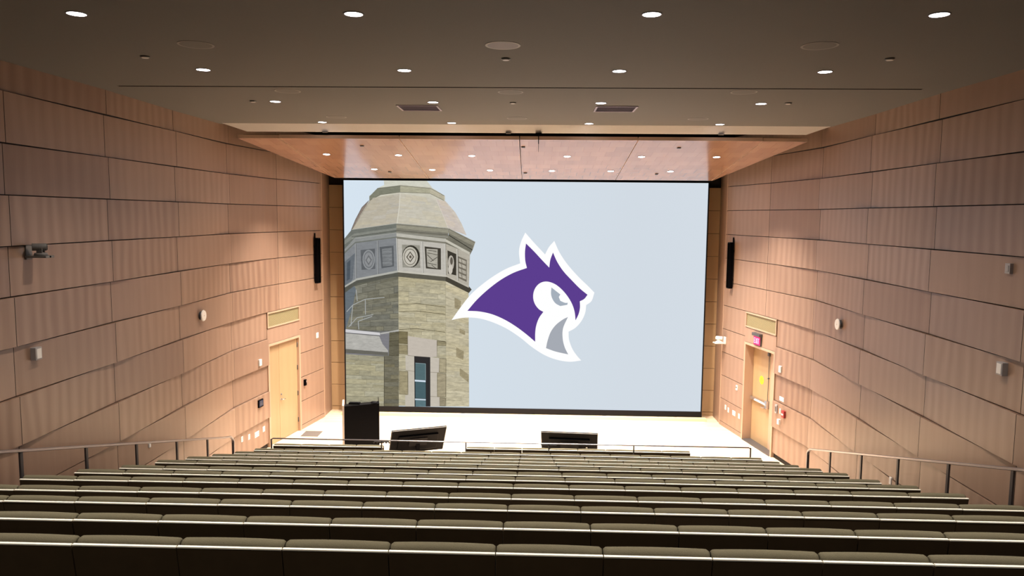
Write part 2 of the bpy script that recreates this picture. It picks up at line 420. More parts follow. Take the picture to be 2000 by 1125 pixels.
mb.face(lo[::-1], 'void'); mb.face(hi, 'void')
for i in range(4): mb.face([lo[i], lo[(i+1) % 4], hi[(i+1) % 4], hi[i]], 'void')
mb.build('carrier_frame', can)
for x in (-4.6, -.5, 3.7):
    for y in (16.9, 19.0):
        mb = MB(); z = cz(y)+.12; mb.cyl((x+.36, y-17.6, z-cz(17.6)), .012, CEIL+2.15-z, 'void', n=8); mb.build('hanger_rod', can)

# ------------------------------------------------------------------ downlights
def spot(name, parent, energy, color, size, blend, rad, tilt=(0, 0, 0), z=-.02):
    l = bpy.data.lights.new(name, 'SPOT'); l.energy = energy; l.color = color; l.spot_size = math.radians(size); l.spot_blend = blend; l.shadow_soft_size = rad
    o = bpy.data.objects.new(name, l); COL.objects.link(o); o.parent = parent; o.location = (0, 0, z); o.rotation_euler = tilt; return o
def ring_mesh(r0, r1, h, mt, n=32):
    mb = MB()
    A = [2*math.pi*k/n for k in range(n)]
    for k in range(n):
        a, b = A[k], A[(k+1) % n]; p = lambda r, t, z: (r*math.cos(t), r*math.sin(t), z)
        mb.face([p(r1, a, -h), p(r1, b, -h), p(r1, b, 0), p(r1, a, 0)], mt, smooth=True)
        mb.face([p(r0, b, -h), p(r0, a, -h), p(r0, a, 0), p(r0, b, 0)], mt, smooth=True)
        mb.face([p(r0, a, -h), p(r0, b, -h), p(r1, b, -h), p(r1, a, -h)], mt)
    return mb
def lamp(label, cat, group, energy, color, size, r, nm, blend):
    t = thing(nm, label, cat, (0, 0, 0), group)
    ring_mesh(r, r*1.16, .006, 'lampring').build('trim_ring', t)
    mb = MB(); mb.cyl((0, 0, 0), r, -.004, 'lens', n=32); mb.build('lens', t)
    spot('lamp_light', t, energy, color, size, blend, r)
    return t
rowname = {1.72: None, 4.35: None, 7.0: 'nearest row, top of the photo', 9.65: 'second row, before the ceiling slot', 12.31: 'third row, beyond the ceiling slot', 15.0: 'last row, nearest the canopy'}
colname = ['far left', 'centre left', 'centre right', 'far right']
proto = None
for y in LYC:
    for i, x in enumerate(LX):
        if rowname[y]: lb = 'round white downlight in the plaster ceiling, %s, %s' % (rowname[y], colname[i])
        else: lb = 'round white ceiling downlight over the rear seats, out of the frame'
        if proto is None:
            proto = lamp(lb, 'ceiling light', 'downlights in the plaster ceiling', HOUSE_W, HOUSE_C, 122, .083, 'ceiling_downlight', .85); o = proto
            o.location = (x, y, CEIL)
        else: o = copy_tree(proto, (x, y, CEIL), label=lb)
        if y < 2:
            for c in o.children:
                if c.type == 'LIGHT': c.data = c.data.copy() if i == 0 else rear_data; rear_data = c.data; rear_data.energy = HOUSE_W*.4
        o['group'] = 'downlights in the plaster ceiling' if rowname[y] else 'rear downlights behind the frame'
back = [(-4.78, 16.98), (-3.14, 17.02), (-1.47, 17.03), (.69, 17.03), (2.36, 17.01), (4.03, 16.99)]
frnt = [(-4.05, 18.65), (-2.60, 18.67), (-1.157, 18.68), (.385, 18.69), (1.84, 18.67), (3.305, 18.65)]
slope = math.atan(.135)
ordn = ['first', 'second', 'third', 'fourth', 'fifth', 'sixth']
proto = None
for row, nm in ((back, 'rear'), (frnt, 'screen side')):
    for i, (x, y) in enumerate(row):
        lb = 'small white downlight in the wooden canopy, %s from left, %s' % (ordn[i], 'upper row in the photo' if nm == 'rear' else 'lower row near the screen')
        mw = Matrix.Translation((x, y, cz(y))) @ Matrix.Rotation(-slope, 4, 'X')
        if proto is None:
            proto = lamp(lb, 'ceiling light', 'downlights in the wooden canopy', STAGE_W, STAGE_C, 100, .075, 'canopy_downlight', .85); o = proto
            for c in o.children:
                if c.type == 'LIGHT': c.rotation_euler = (slope, 0, 0)
            o.matrix_world = mw
        else: o = copy_tree(proto, mw=mw, label=lb)

# ceiling speakers, detectors, vents
def ceil_speaker(): 
    t = thing('ceiling_speaker', '', 'speaker', (0, 0, 0), 'round speakers in the ceiling')
    ring_mesh(.168, .192, .004, 'ceil_spk_rim').build('rim', t)
    mb = MB(); mb.cyl((0, 0, 0), .168, -.005, 'spkgrey', n=40); mb.build('grille_disc', t)
    return t
M['ceil_spk_rim'] = mat('speaker_rim', (.40, .37, .35), .5)
M['ceil_flush'] = speckle(mat('painted_speaker', (.152, .147, .140), .7), 300, .08)
M['rim_flush'] = mat('painted_rim', (.23, .22, .20), .5)
proto = ceil_speaker(); first = True
spk = [(-3.75, 8.25, 0, 'left'), (-.38, 8.25, 1, 'centre'), (3.0, 8.23, 0, 'right'), (-3.75, 11.28, 0, 'left'), (-.40, 11.28, 0, 'centre'), (3.02, 11.2, 0, 'right'), (-3.8, 14.2, 0, 'left'), (-.38, 14.25, 0, 'centre'), (3.0, 14.2, 0, 'right')]
for x, y, kind, nm in spk:
    rown = {8: 'nearest row', 11: 'second row, just past the ceiling slot', 14: 'farthest row, near the canopy'}[int(y)]
    lb = 'round flush speaker in the ceiling, %s, %s' % (nm, rown)
    if kind: lb = 'round grey ceiling speaker with a pale rim, centre of the nearest row'
    if first: o = proto; o.location = (x, y, CEIL); o['label'] = lb; first = False
    else: o = copy_tree(proto, (x, y, CEIL), label=lb)
    for c in o.children:
        disc = c.name.startswith('grille_disc')
        for sl in c.material_slots:
            sl.link = 'OBJECT'; sl.material = (M['spkgrey'] if kind else M['ceil_flush']) if disc else (M['ceil_spk_rim'] if kind else M['rim_flush'])
def detector(x, y, z, label, group, r=.055, rot=None):
    t = thing('smoke_detector' if group.startswith('det') else 'sprinkler_cover', label, 'detector' if group.startswith('det') else 'sprinkler', (x, y, z), group)
    mb = MB(); mb.cyl((0, 0, 0), r, -.012, 'dgrey', n=20); mb.build('base', t)
    mb = MB(); mb.cyl((0, 0, -.012), r*.85, -.01, 'white' if group.startswith('det') else 'dgrey', n=20, r2=r*.7); mb.build('cap', t)
    if rot: t.rotation_euler = (rot, 0, 0)
    return t
for x, y, nm in ((-4.64, 8.86, 'near row, left'), (-.375, 8.92, 'near row, centre'), (4.03, 8.86, 'near row, right'), (-4.65, 12.26, 'far row, left'), (-.395, 12.3, 'far row, centre'), (4.0, 12.21, 'far row, right')):
    detector(x, y, CEIL, 'small disc detector on the plaster ceiling, %s' % nm, 'detectors on the plaster ceiling')
for x, y, nm in ((-3.76, 16.1, 'upper row, left'), (-.29, 16.12, 'upper row, centre'), (3.02, 16.1, 'upper row, right'), (-3.72, 18.95, 'lower row, left'), (-.28, 18.98, 'lower row, centre'), (3.02, 18.98, 'lower row, right')):
    detector(x, y, cz(y), 'tiny dark sprinkler cover in the wooden canopy, %s' % nm, 'sprinkler covers in the canopy', .045, -slope)
def ceil_vent(x, label):
    t = thing('ceiling_vent', label, 'vent', (x, 12.94, CEIL), 'vents in the plaster ceiling')
    mb = MB()
    w, h, b = .35, .31, .03
    for a, c in (((-w, -h), (w, -h+b)), ((-w, h-b), (w, h)), ((-w, -h+b), (-w+b, h-b)), ((w-b, -h+b), (w, h-b))):
        mb.box((a[0], a[1], -.014), (c[0], c[1], 0), 'ventrim')
    mb.build('frame', t)
    mb = MB(); mb.box((-w+b, -h+b, -.002), (w-b, h-b, 0), 'vent')
    n = 14
    for k in range(n):
        y0 = -h+b+(2*h-2*b)*(k+.5)/n
        T = Matrix.Translation((0, y0, -.006)) @ Matrix.Rotation(.2, 4, 'X'); mb.box((-w+b, -.011, -.001), (w-b, .011, .001), 'vent', T)
    mb.build('louvre', t)
ceil_vent(-2.02, 'dark rectangular air vent in the ceiling, the left of two')
ceil_vent(1.33, 'dark rectangular air vent in the ceiling, the right of two')
# microphones / clips at the ceiling edge
t = thing('hanging_microphone', 'thin black rod microphone hanging in front of the canopy from the ceiling edge', 'microphone', (.035, 15.36, CEIL-BH))
mb = MB(); mb.box((-.06, -.02, -.012), (.06, .02, 0), 'black'); mb.build('ceiling_mount', t)
mb = MB(); mb.cyl((0, 0, -.012), .009, -.21, 'black', n=10); mb.build('rod', t)
mb = MB(); mb.cyl((0, 0, -.222), .004, -.16, 'dgrey', n=8); mb.build('tip', t)
for x, nm in ((-.58, 'left of the hanging microphone'), (-4.35, 'near the left wall'), (3.72, 'near the right wall')):
    mb = MB(); mb.box((-.06, -.02, -.012), (.06, .02, 0), 'dgrey'); mb.box((-.05, -.015, -.018), (.05, .015, -.012), 'white')
    o = mb.build('ceiling_bracket'); o.location = (x, 15.37, CEIL-BH); tag(o, 'small flat bracket under the pale ceiling bulkhead, '+nm, 'bracket', 'brackets on the ceiling edge')

# ------------------------------------------------------------------ the screen and its picture
SY = 20.5
sx0, sx1, sz1, sz0 = -.258893*SY, .227764*SY, ZC+.046038*SY, ZC-.262856*SY
scr = thing('projection_screen', 'huge lit screen showing a stone tower and a purple white hawk emblem', 'screen', ((sx0+sx1)/2, SY, .10))
si = Matrix.Translation((-(sx0+sx1)/2, -SY, -.10))
mb = MB(); b = .028
for a, c in (((sx0-b, SY-.03, .09), (sx0, SY+.06, sz1+b)), ((sx1, SY-.03, .09), (sx1+b, SY+.06, sz1+b)), ((sx0, SY-.03, sz1), (sx1, SY+.06, sz1+b)), ((sx0, SY-.03, .09), (sx1, SY+.06, sz0))):
    mb.box(a, c, 'bezel', si)
mb.build('frame', scr)
mb = MB(); mb.box((sx0, SY+.02, .09), (sx1, SY+.06, sz1), 'bezel', si); mb.build('rear_casing', scr)
for x in (-4.2, -2, 0, 2, 4):
    mb = MB(); mb.box((x-.04, SY+.06, .0), (x+.04, SY+.38, .08), 'bezel', si); mb.box((x-.04, SY+.06, .0), (x+.04, SY+.12, 5.5), 'bezel', si); mb.build('support_post', scr)
# homography from picture coordinates to the screen surface
src = [(674, 352), (1381, 357.5), (1371, 803), (673.5, 793)]; dst = [(sx0, sz1), (sx1, sz1), (sx1, sz0), (sx0, sz0)]
A_, b_ = [], []
for (u, v), (x, y) in zip(src, dst):
    A_ += [[u, v, 1, 0, 0, 0, -u*x, -v*x], [0, 0, 0, u, v, 1, -u*y, -v*y]]; b_ += [x, y]
H_ = np.append(np.linalg.solve(np.array(A_, float), np.array(b_, float)), 1).reshape(3, 3)
def pic(u, v):
    q = H_ @ np.array([u, v, 1.0]); return float(min(max(q[0]/q[2], sx0), sx1)), float(min(max(q[1]/q[2], sz0), sz1))
PV, PF, PC = [], [], []
def draw(pts, col, layer, tex=0.0, tr=None):
    if tr: pts = [tr(p) for p in pts]
    i = len(PV)
    for u, v in pts:
        x, z = pic(u, v); PV.append((x, SY+.015-.0016*layer, z))
    PF.append(tuple(range(i, i+len(pts)))); PC.append((*lin(col), tex))
TA = lambda p: (660+p[0]/5.114, 340+p[1]/5.114)
TB = lambda p: (660+p[0]/4.5, 560+p[1]/4.5)
TC = lambda p: (870+p[0]/4.019, 440+p[1]/4.019)
def stroke(pts, w, col, layer, tr):
    pts = [Vector(tr(p)) for p in pts]
    for a, b in zip(pts, pts[1:]):
        d = (b-a).normalized(); n = Vector((-d.y, d.x))*w/2
        draw([a+n, b+n, b-n, a-n], col, layer)
def oval(c, rx, ry, col, layer, tr, n=20, tex=.2): draw([(c[0]+rx*math.cos(2*math.pi*k/n), c[1]+ry*math.sin(2*math.pi*k/n)) for k in range(n)], col, layer, tex, tr)
def smooth(pts, k=5, cut=38):
    """closed Catmull-Rom curve that keeps sharp corners"""
    n = len(pts); P = [Vector(p) for p in pts]; out = []
    sharp = []
    for i in range(n):
        a = (P[i]-P[i-1]); b = (P[(i+1) % n]-P[i]); sharp.append(a.length < 1e-6 or b.length < 1e-6 or math.degrees(a.angle(b)) > cut)
    for i in range(n):
        p1, p2 = P[i], P[(i+1) % n]
        p0 = P[i-1] if not sharp[i] else p1-(p2-p1)*.5
        p3 = P[(i+2) % n] if not sharp[(i+1) % n] else p2+(p2-p1)*.5
        if sharp[i]: p0 = p1-(p2-p1)
        if sharp[(i+1) % n]: p3 = p2+(p2-p1)
        for j in range(k):
            t = j/k
            out.append(.5*((2*p1)+(p2-p0)*t+(2*p0-5*p1+4*p2-p3)*t*t+(3*p1-p0-3*p2+p3)*t**3))
    return [(q.x, q.y) for q in out]
# sky: slow change from left to right belongs to the picture shown
draw([(673, 350), (1383, 350), (1383, 806), (673, 806)], (211, 221, 231), 0)
skyc = [(214, 228, 240), (212, 225, 236), (211, 222, 232), (211, 221, 230), (210, 219, 228), (211, 220, 229)]
for k in range(5):
    u0, u1 = 673+710*k/5, 673+710*(k+1)/5; i = len(PV)
    draw([(u0, 350), (u1, 350), (u1, 806), (u0, 806)], skyc[k], 1)
PVC = {}                                  # per-corner colours for the sky bands
for k in range(5): PVC[1+k] = [lin(skyc[k]), lin(skyc[k+1]), lin(skyc[k+1]), lin(skyc[k])]
rs = random.Random(21)
def stones(quad, rows, cols, base, var, layer, tr, dark=.62, tex=.5, marks=True):
    """courses of rough stone over a four-cornered face (top left first, clockwise): wide blocks, thin joints, split courses"""
    q = [Vector(tr(p)) for p in quad]
    def bl(s, t): return (q[0]*(1-s)+q[1]*s)*(1-t)+(q[3]*(1-s)+q[2]*s)*t
    draw(q, tuple(c*(.55+.45*dark) for c in base), layer, tex)
    t = 0; hs = [rs.uniform(.5, 1.8) for _ in range(rows)]; sm = sum(hs)
    def block(s, s1, t, t1):
        k = 1+rs.uniform(-var, var)*.55; w_ = rs.uniform(-4, 4)
        c = (min(255, base[0]*k+w_*.4), min(255, base[1]*k), max(0, base[2]*k-w_))
        h = t1-t; g1, g2 = rs.uniform(0, .07)*h, rs.uniform(0, .07)*h; gy = rs.uniform(.02, .11)*h
        draw([bl(s+.004, t+g1), bl((s+s1)/2, t+g2*rs.random()), bl(s1-.004, t+g2), bl(s1-.004, t1-gy), bl((s+s1)/2, t1-gy*rs.uniform(.4, 1.3)), bl(s+.004, t1-gy)], c, layer+1, tex)
        for _ in range(rs.choice([0, 1, 1, 2]) if marks else 0):       # chisel marks and small shadows
            a = rs.uniform(s, s1-(s1-s)*.4); bb = a+(s1-s)*rs.uniform(.2, .5); v = rs.uniform(t+.2*h, t1-.2*h); d = rs.uniform(.7, .86)
            p_, q_ = bl(a, v), bl(min(bb, s1), v+rs.uniform(-.15, .15)*h); n_ = Vector((0, rs.uniform(.35, .8)))
            draw([p_, q_, q_+n_, p_+n_*.4], tuple(x*d for x in c), layer+2, tex)
    for h in hs:
        t1 = t+h/sm; s = 0
        while s < .999:
            s1 = min(1, s+rs.uniform(.7, 2.6)/cols)
            if 1-s1 < .35/cols: s1 = 1
            if rs.random() < .25 and h > 1: m_ = t+(t1-t)*rs.uniform(.35, .65); block(s, s1, t, m_); block(s, s1, m_, t1)
            else: block(s, s1, t, t1)
            s = s1
        t = t1
# --- tower: cap and dome
draw([(470, 60), (900, 60), (950, 132), (640, 116), (405, 142), (475, 108)], (208, 208, 194), 2, .3, TA)
draw([(325, 262), (325, 215), (640, 100), (940, 130), (1078, 215), (1080, 270), (1020, 300), (400, 300)], (203, 200, 184), 2, .3, TA)
draw([(405, 142), (635, 112), (633, 178), (440, 203), (325, 262), (325, 222)], (128, 129, 113), 3, .6, TA)
draw([(635, 112), (935, 140), (928, 190), (633, 178)], (172, 169, 146), 3, .6, TA)
draw([(935, 140), (1072, 212), (1070, 262), (928, 190)], (186, 180, 158), 3, .6, TA)
stroke([(405, 142), (635, 114), (935, 141), (1072, 214)], .8, (90, 88, 76), 4, TA)
stroke([(325, 262), (440, 204), (633, 179), (928, 191), (1070, 262)], .8, (100, 98, 84), 4, TA)
draw([(320, 262), (250, 330), (185, 450), (140, 555), (165, 552), (235, 420), (300, 300)], (135, 122, 112), 3, .6, TA)
stones([(360, 235), (633, 192), (598, 490), (150, 552)], 9, 5, (186, 179, 163), .03, 3, TA, .93, .35, False)
draw([(325, 262), (400, 222), (300, 380), (150, 552), (235, 400)], (172, 166, 150), 3, .5, TA)
stones([(633, 192), (985, 245), (1110, 540), (598, 490)], 9, 6, (199, 193, 176), .03, 3, TA, .93, .35, False)
stones([(985, 245), (1085, 270), (1290, 605), (1110, 540)], 9, 3, (204, 193, 182), .03, 3, TA, .93, .35, False)
draw([(1085, 268), (1180, 378), (1240, 485), (1292, 605), (1200, 460)], (206, 197, 185), 4, .4, TA)
stroke([(633, 190), (622, 330), (598, 490)], 1.6, (214, 210, 196), 6, TA)
stroke([(990, 250), (1055, 400), (1110, 540)], 1.0, (215, 208, 196), 6, TA)
stroke([(320, 262), (250, 330), (185, 450), (140, 555)], .8, (96, 90, 84), 6, TA)
# --- cornice
draw([(60, 640), (145, 550), (592, 488), (592, 640), (180, 690), (60, 800)], (112, 115, 108), 4, .5, TA)
draw([(60, 660), (170, 590), (592, 530), (592, 560), (180, 618), (60, 700)], (134, 136, 128), 5, .4, TA)
draw([(60, 745), (180, 628), (592, 578), (592, 620), (180, 672), (60, 770)], (142, 144, 142), 5, .4, TA)
draw([(592, 488), (1108, 533), (1110, 700), (592, 645)], (128, 125, 112), 4, .5, TA)
draw([(592, 505), (1108, 548), (1112, 582), (592, 535)], (150, 147, 130), 5, .4, TA)
draw([(592, 585), (1085, 640), (1085, 672), (592, 618)], (188, 185, 174), 5, .3, TA)
draw([(1108, 533), (1378, 670), (1350, 752), (1325, 800), (1085, 690), (1085, 640), (1112, 605)], (118, 115, 102), 4, .5, TA)
draw([(1115, 548), (1368, 680), (1358, 712), (1112, 585)], (142, 138, 122), 5, .6, TA)
draw([(1085, 645), (1325, 775), (1322, 800), (1085, 672)], (196, 192, 178), 5, .3, TA)
for d_, c_, w_ in ((0, (178, 178, 170), 1.0), (70, (70, 70, 64), .8), (92, (170, 170, 162), .7)):
    stroke([(145, 550+d_), (592, 488+d_)], w_, c_, 6, TA)
    stroke([(592, 488+d_), (1108, 533+d_)], w_, c_, 6, TA)
stroke([(1108, 533), (1378, 671), (1350, 752)], 1.0, (180, 178, 168), 6, TA)
stroke([(1112, 603), (1350, 752)], 1.4, (52, 50, 44), 6, TA)
# --- frieze
draw([(60, 790), (180, 685), (592, 630), (603, 965), (190, 1045), (60, 1110)], (131, 134, 137), 5, .35, TA)
draw([(594, 640), (1078, 688), (1078, 1005), (603, 965)], (189, 185, 176), 5, .35, TA)
draw([(1078, 688), (1325, 792), (1312, 1115), (1078, 1008)], (180, 174, 160), 5, .4, TA)
for a, b_2 in (((180, 690), (180, 1040)), ((400, 660), (400, 1000)), ((592, 632), (600, 962)), ((845, 668), (850, 985)), ((1076, 690), (1078, 1005)), ((1195, 745), (1198, 1060))):
    stroke([a, b_2], 1.1, (205, 203, 196) if a[0] > 500 else (160, 162, 162), 6, TA); stroke([(a[0]+8, a[1]), (b_2[0]+8, b_2[1])], .6, (96, 95, 90), 7, TA)
draw([(232, 752), (375, 738), (378, 940), (240, 952)], (96, 99, 102), 6, .4, TA)
oval((312, 848), 62, 98, (142, 145, 147), 7, TA); oval((312, 848), 50, 84, (112, 115, 118), 8, TA); oval((312, 848), 42, 72, (140, 142, 144), 9, TA)
draw([(312, 800), (345, 850), (312, 905), (280, 855)], (108, 110, 112), 10, .3, TA); draw([(312, 822), (332, 852), (312, 885), (292, 855)], (146, 148, 149), 11, .3, TA)
draw([(422, 722), (562, 708), (565, 915), (440, 935)], (92, 95, 98), 6, .4, TA); draw([(445, 742), (545, 730), (548, 905), (452, 915)], (126, 129, 131), 7, .8, TA)
for k in range(5): stroke([(450, 760+k*36), (545, 752+k*36)], .7, (98, 100, 102), 8, TA)
draw([(646, 698), (824, 706), (828, 930), (650, 925)], (150, 147, 136), 6, .6, TA)
oval((736, 815), 88, 110, (52, 49, 42), 7, TA); oval((728, 820), 76, 100, (190, 185, 172), 8, TA); oval((728, 820), 62, 82, (120, 115, 104), 9, TA); oval((728, 820), 55, 74, (198, 193, 181), 10, TA)
draw([(728, 765), (768, 820), (728, 875), (688, 822)], (88, 82, 72), 11, .2, TA); draw([(728, 780), (756, 820), (728, 860), (700, 822)], (196, 190, 178), 12, .2, TA); oval((730, 820), 12, 15, (96, 88, 78), 13, TA)
draw([(872, 716), (1034, 735), (1034, 948), (884, 935)], (66, 62, 54), 6, .4, TA); draw([(890, 738), (1002, 745), (1000, 935), (898, 918)], (170, 166, 154), 7, .9, TA)
for p_, q_ in (((895, 780), (1000, 800)), ((900, 800), (960, 860)), ((1000, 820), (930, 870)), ((900, 880), (990, 900)), ((940, 900), (985, 935)), ((910, 755), (990, 765))): stroke([p_, q_], 1.1, (72, 68, 60), 8, TA)
draw([(1100, 755), (1188, 792), (1186, 1005), (1104, 985)], (60, 56, 48), 6, .4, TA)
oval((1135, 880), 30, 75, (184, 178, 166), 7, TA); oval((1128, 945), 22, 48, (200, 194, 182), 8, TA); oval((1140, 860), 14, 38, (96, 90, 80), 9, TA)
draw([(1204, 812), (1292, 850), (1290, 1070), (1208, 1030)], (112, 106, 94), 6, .5, TA)
for k in range(4):
    draw([(1212, 832+k*50), (1284, 862+k*50), (1284, 895+k*50), (1214, 866+k*50)], (176, 170, 156), 7, .9, TA); stroke([(1240, 845+k*50), (1245, 880+k*50)], .9, (80, 74, 64), 8, TA)
draw([(62, 870), (176, 782), (150, 1045), (62, 1100)], (104, 110, 116), 6, .4, TA); draw([(95, 880), (130, 850), (122, 1040), (90, 1060)], (78, 86, 94), 7, .3, TA)
# --- lower cornice
draw([(60, 1110), (190, 1040), (603, 958), (603, 1015), (200, 1085), (60, 1180)], (88, 88, 80), 6, .4, TA)
draw([(60, 1108), (190, 1036), (603, 955), (603, 975), (190, 1056), (60, 1126)], (176, 176, 168), 7, .3, TA)
draw([(603, 955), (1088, 1002), (1078, 1062), (603, 1018)], (92, 89, 78), 6, .4, TA); draw([(603, 955), (1088, 1002), (1088, 1020), (603, 974)], (196, 192, 180), 7, .3, TA)
draw([(1085, 1000), (1312, 1112), (1340, 1145), (1312, 1180), (1078, 1062)], (72, 68, 58), 6, .4, TA); draw([(1088, 1002), (1312, 1112), (1312, 1128), (1088, 1018)], (190, 184, 170), 7, .3, TA)
# --- masonry shaft
draw([(60, -20), (200, -90), (533, -112), (533, 60), (60, 120)], (96, 96, 84), 2, .7, TB)
stones([(65, 10), (533, -108), (533, 385), (65, 380)], 13, 5, (122, 120, 106), .16, 3, TB, .55, .8)
draw([(60, -40), (120, -70), (160, 20), (130, 160), (60, 380)], (104, 112, 118), 5, .4, TB)
for k, pts in enumerate(([(75, 215), (130, 155), (240, 105), (410, 88)], [(240, 105), (240, 240)], [(90, 350), (165, 268), (310, 240)], [(110, 340), (128, 160)], [(160, 20), (170, 120)], [(180, 370), (175, 300), (300, 255)])):
    stroke(pts, 1.4, (168, 171, 170), 6, TB)
stones([(533, -104), (950, -66), (950, 1055), (525, 1050)], 30, 4, (184, 176, 148), .10, 3, TB, .66, .8)
stones([(950, -66), (1152, 25), (1152, 1055), (950, 1055)], 24, 2, (194, 185, 157), .08, 3, TB, .74, .8)
for q_ in ([(1070, 712), (1150, 770), (1148, 840), (1070, 780)], [(1040, 528), (1108, 565), (1102, 642), (1040, 612)], [(1028, 90), (1085, 118), (1080, 200), (1028, 180)], [(1070, 360), (1120, 385), (1118, 420), (1070, 400)]):
    draw(q_, (156, 145, 116), 5, .9, TB)
for y_ in (150, 215, 372, 455): stroke([(536, y_), (690, y_-8), (945, y_+22)], 1.0, (84, 76, 56), 6, TB)
# annex at the lower left
draw([(60, 350), (533, 350), (533, 640), (60, 640)], (112, 112, 108), 2, .4, TB)
draw([(60, 366), (365, 398), (450, 388), (440, 600), (60, 600)], (126, 125, 130), 4, .3, TB)
draw([(60, 370), (365, 400), (368, 424), (60, 398)], (208, 206, 208), 5, .2, TB)
stroke([(60, 402), (365, 428)], 1.2, (84, 82, 84), 6, TB)
draw([(60, 405), (360, 430), (388, 500), (437, 558), (437, 574), (60, 545)], (178, 176, 170), 5, .6, TB)
draw([(60, 545), (437, 574), (437, 602), (60, 580)], (104, 102, 94), 6, .3, TB)
draw([(365, 404), (533, 372), (533, 390), (372, 414)], (178, 177, 172), 6, .3, TB)
stones([(60, 590), (402, 612), (396, 1060), (60, 1060)], 12, 3, (168, 162, 136), .10, 4, TB, .6, .8)
stones([(400, 604), (533, 604), (527, 1060), (396, 1060)], 12, 2, (116, 111, 92), .14, 4, TB, .6, .8)
stones([(450, 396), (533, 386), (533, 604), (445, 604)], 4, 1, (104, 99, 80), .14, 5, TB, .6, .8)
stroke([(402, 612), (396, 1050)], 1.0, (78, 74, 62), 7, TB)
for q_, c_ in (([(533, 388), (612, 392), (610, 500), (533, 495)], (122, 113, 84)), ([(533, 505), (608, 510), (606, 590), (533, 585)], (150, 140, 110)), ([(872, 475), (950, 480), (950, 514), (872, 512)], (150, 141, 112)), ([(890, 625), (950, 630), (948, 755), (888, 750)], (168, 158, 130)), ([(872, 758), (948, 765), (945, 970), (870, 968)], (162, 152, 126)), ([(892, 975), (945, 980), (942, 1052), (890, 1050)], (150, 140, 116)), ([(535, 740), (610, 745), (606, 950), (535, 945)], (158, 148, 118))):
    draw(q_, c_, 6, .9, TB); stroke(q_+[q_[0]], .7, (96, 88, 68), 7, TB)
draw([(613, 428), (870, 466), (870, 612), (808, 618), (668, 606), (613, 600)], (194, 185, 173), 8, .2, TB)
draw([(590, 600), (668, 605), (668, 1056), (585, 1056), (585, 955), (612, 950), (612, 738), (592, 730)], (194, 187, 173), 8, .2, TB)
draw([(808, 615), (890, 625), (886, 750), (868, 756), (868, 968), (890, 972), (890, 1056), (808, 1056)], (196, 188, 175), 8, .2, TB)
for p_, q_ in (((613, 602), (668, 606)), ((592, 733), (668, 742)), ((612, 428), (612, 600)), ((870, 466), (870, 612)), ((808, 750), (886, 752)), ((808, 965), (890, 970)), ((612, 740), (612, 950))): stroke([p_, q_], .7, (132, 124, 108), 9, TB)
draw([(668, 606), (810, 616), (808, 1056), (668, 1056)], (48, 46, 46), 9, .1, TB)
draw([(678, 668), (768, 674), (768, 820), (676, 815)], (84, 108, 112), 10, .2, TB); draw([(676, 832), (768, 838), (768, 985), (676, 980)], (74, 98, 104), 10, .2, TB); draw([(676, 1000), (768, 1004), (768, 1056), (676, 1056)], (92, 118, 124), 10, .5, TB)
draw([(672, 816), (768, 822), (768, 838), (672, 832)], (206, 220, 232), 11, .1, TB); draw([(672, 984), (768, 988), (768, 1002), (672, 998)], (190, 206, 216), 11, .1, TB); stroke([(678, 668), (768, 674), (768, 820)], 1.0, (132, 152, 156), 11, TB)
# --- the emblem
out = [(50, 738), (112, 650), (190, 550), (270, 475), (370, 400), (480, 335), (590, 292), (581, 200), (597, 125), (630, 52), (700, 132), (785, 222), (815, 165), (857, 117), (900, 210), (965, 305), (1050, 400), (1115, 462), (1172, 520), (1150, 585), (1108, 618), (1100, 680), (1072, 742), (1025, 796), (970, 828), (974, 890), (1000, 962), (1035, 1015), (1070, 1055), (980, 1065), (880, 1050), (780, 1012), (680, 948), (590, 875), (480, 803), (360, 750), (250, 722), (140, 720)]
pur = [(175, 665), (250, 578), (340, 495), (440, 420), (540, 365), (643, 328), (630, 270), (628, 200), (636, 137), (700, 200), (760, 265), (818, 325), (826, 265), (847, 207), (880, 280), (930, 355), (1000, 430), (1060, 490), (1118, 537), (1092, 570), (1058, 588), (1059, 640), (1048, 690), (1025, 738), (1017, 670), (995, 605), (955, 540), (905, 485), (855, 450), (800, 434), (752, 443), (715, 475), (695, 520), (693, 570), (708, 615), (738, 652), (772, 672), (738, 720), (716, 780), (708, 840), (708, 908), (640, 850), (560, 790), (470, 735), (370, 692), (270, 670)]
eye = [(835, 480), (905, 535), (893, 555), (905, 585), (940, 600), (963, 600), (960, 616), (905, 626), (868, 605), (843, 570), (832, 530)]
chin = [(965, 712), (925, 732), (870, 775), (830, 830), (805, 900), (793, 958), (870, 985), (968, 1007), (940, 950), (924, 880), (927, 800)]
draw(smooth(out), (255, 255, 255), 14, 0, TC); draw(smooth(pur), (92, 62, 143), 15, 0, TC)
draw(smooth(eye), (166, 176, 188), 15, 0, TC); draw(smooth(chin), (166, 171, 180), 15, 0, TC)
me = bpy.data.meshes.new('display'); me.from_pydata([tuple(si @ Vector(p)) for p in PV], [], PF)
ca = me.color_attributes.new('ink', 'FLOAT_COLOR', 'CORNER')
cols = []
for i, f in enumerate(PF):
    for k in range(len(f)): cols += [*(PVC[i][k] if i in PVC else PC[i][:3]), PC[i][3]]
ca.data.foreach_set('color', cols)
for p in me.polygons:
    pass
m = bpy.data.materials.new('display_picture'); m.use_nodes = True; N = m.node_tree.nodes; L = m.node_tree.links; N.remove(N['Principled BSDF'])
at = add(N, 'ShaderNodeAttribute', attribute_name='ink'); tc = N.new('ShaderNodeTexCoord')
mp = N.new('ShaderNodeMapping'); mp.inputs['Scale'].default_value = (5, 5, 16); L.new(tc.outputs['Object'], mp.inputs['Vector'])
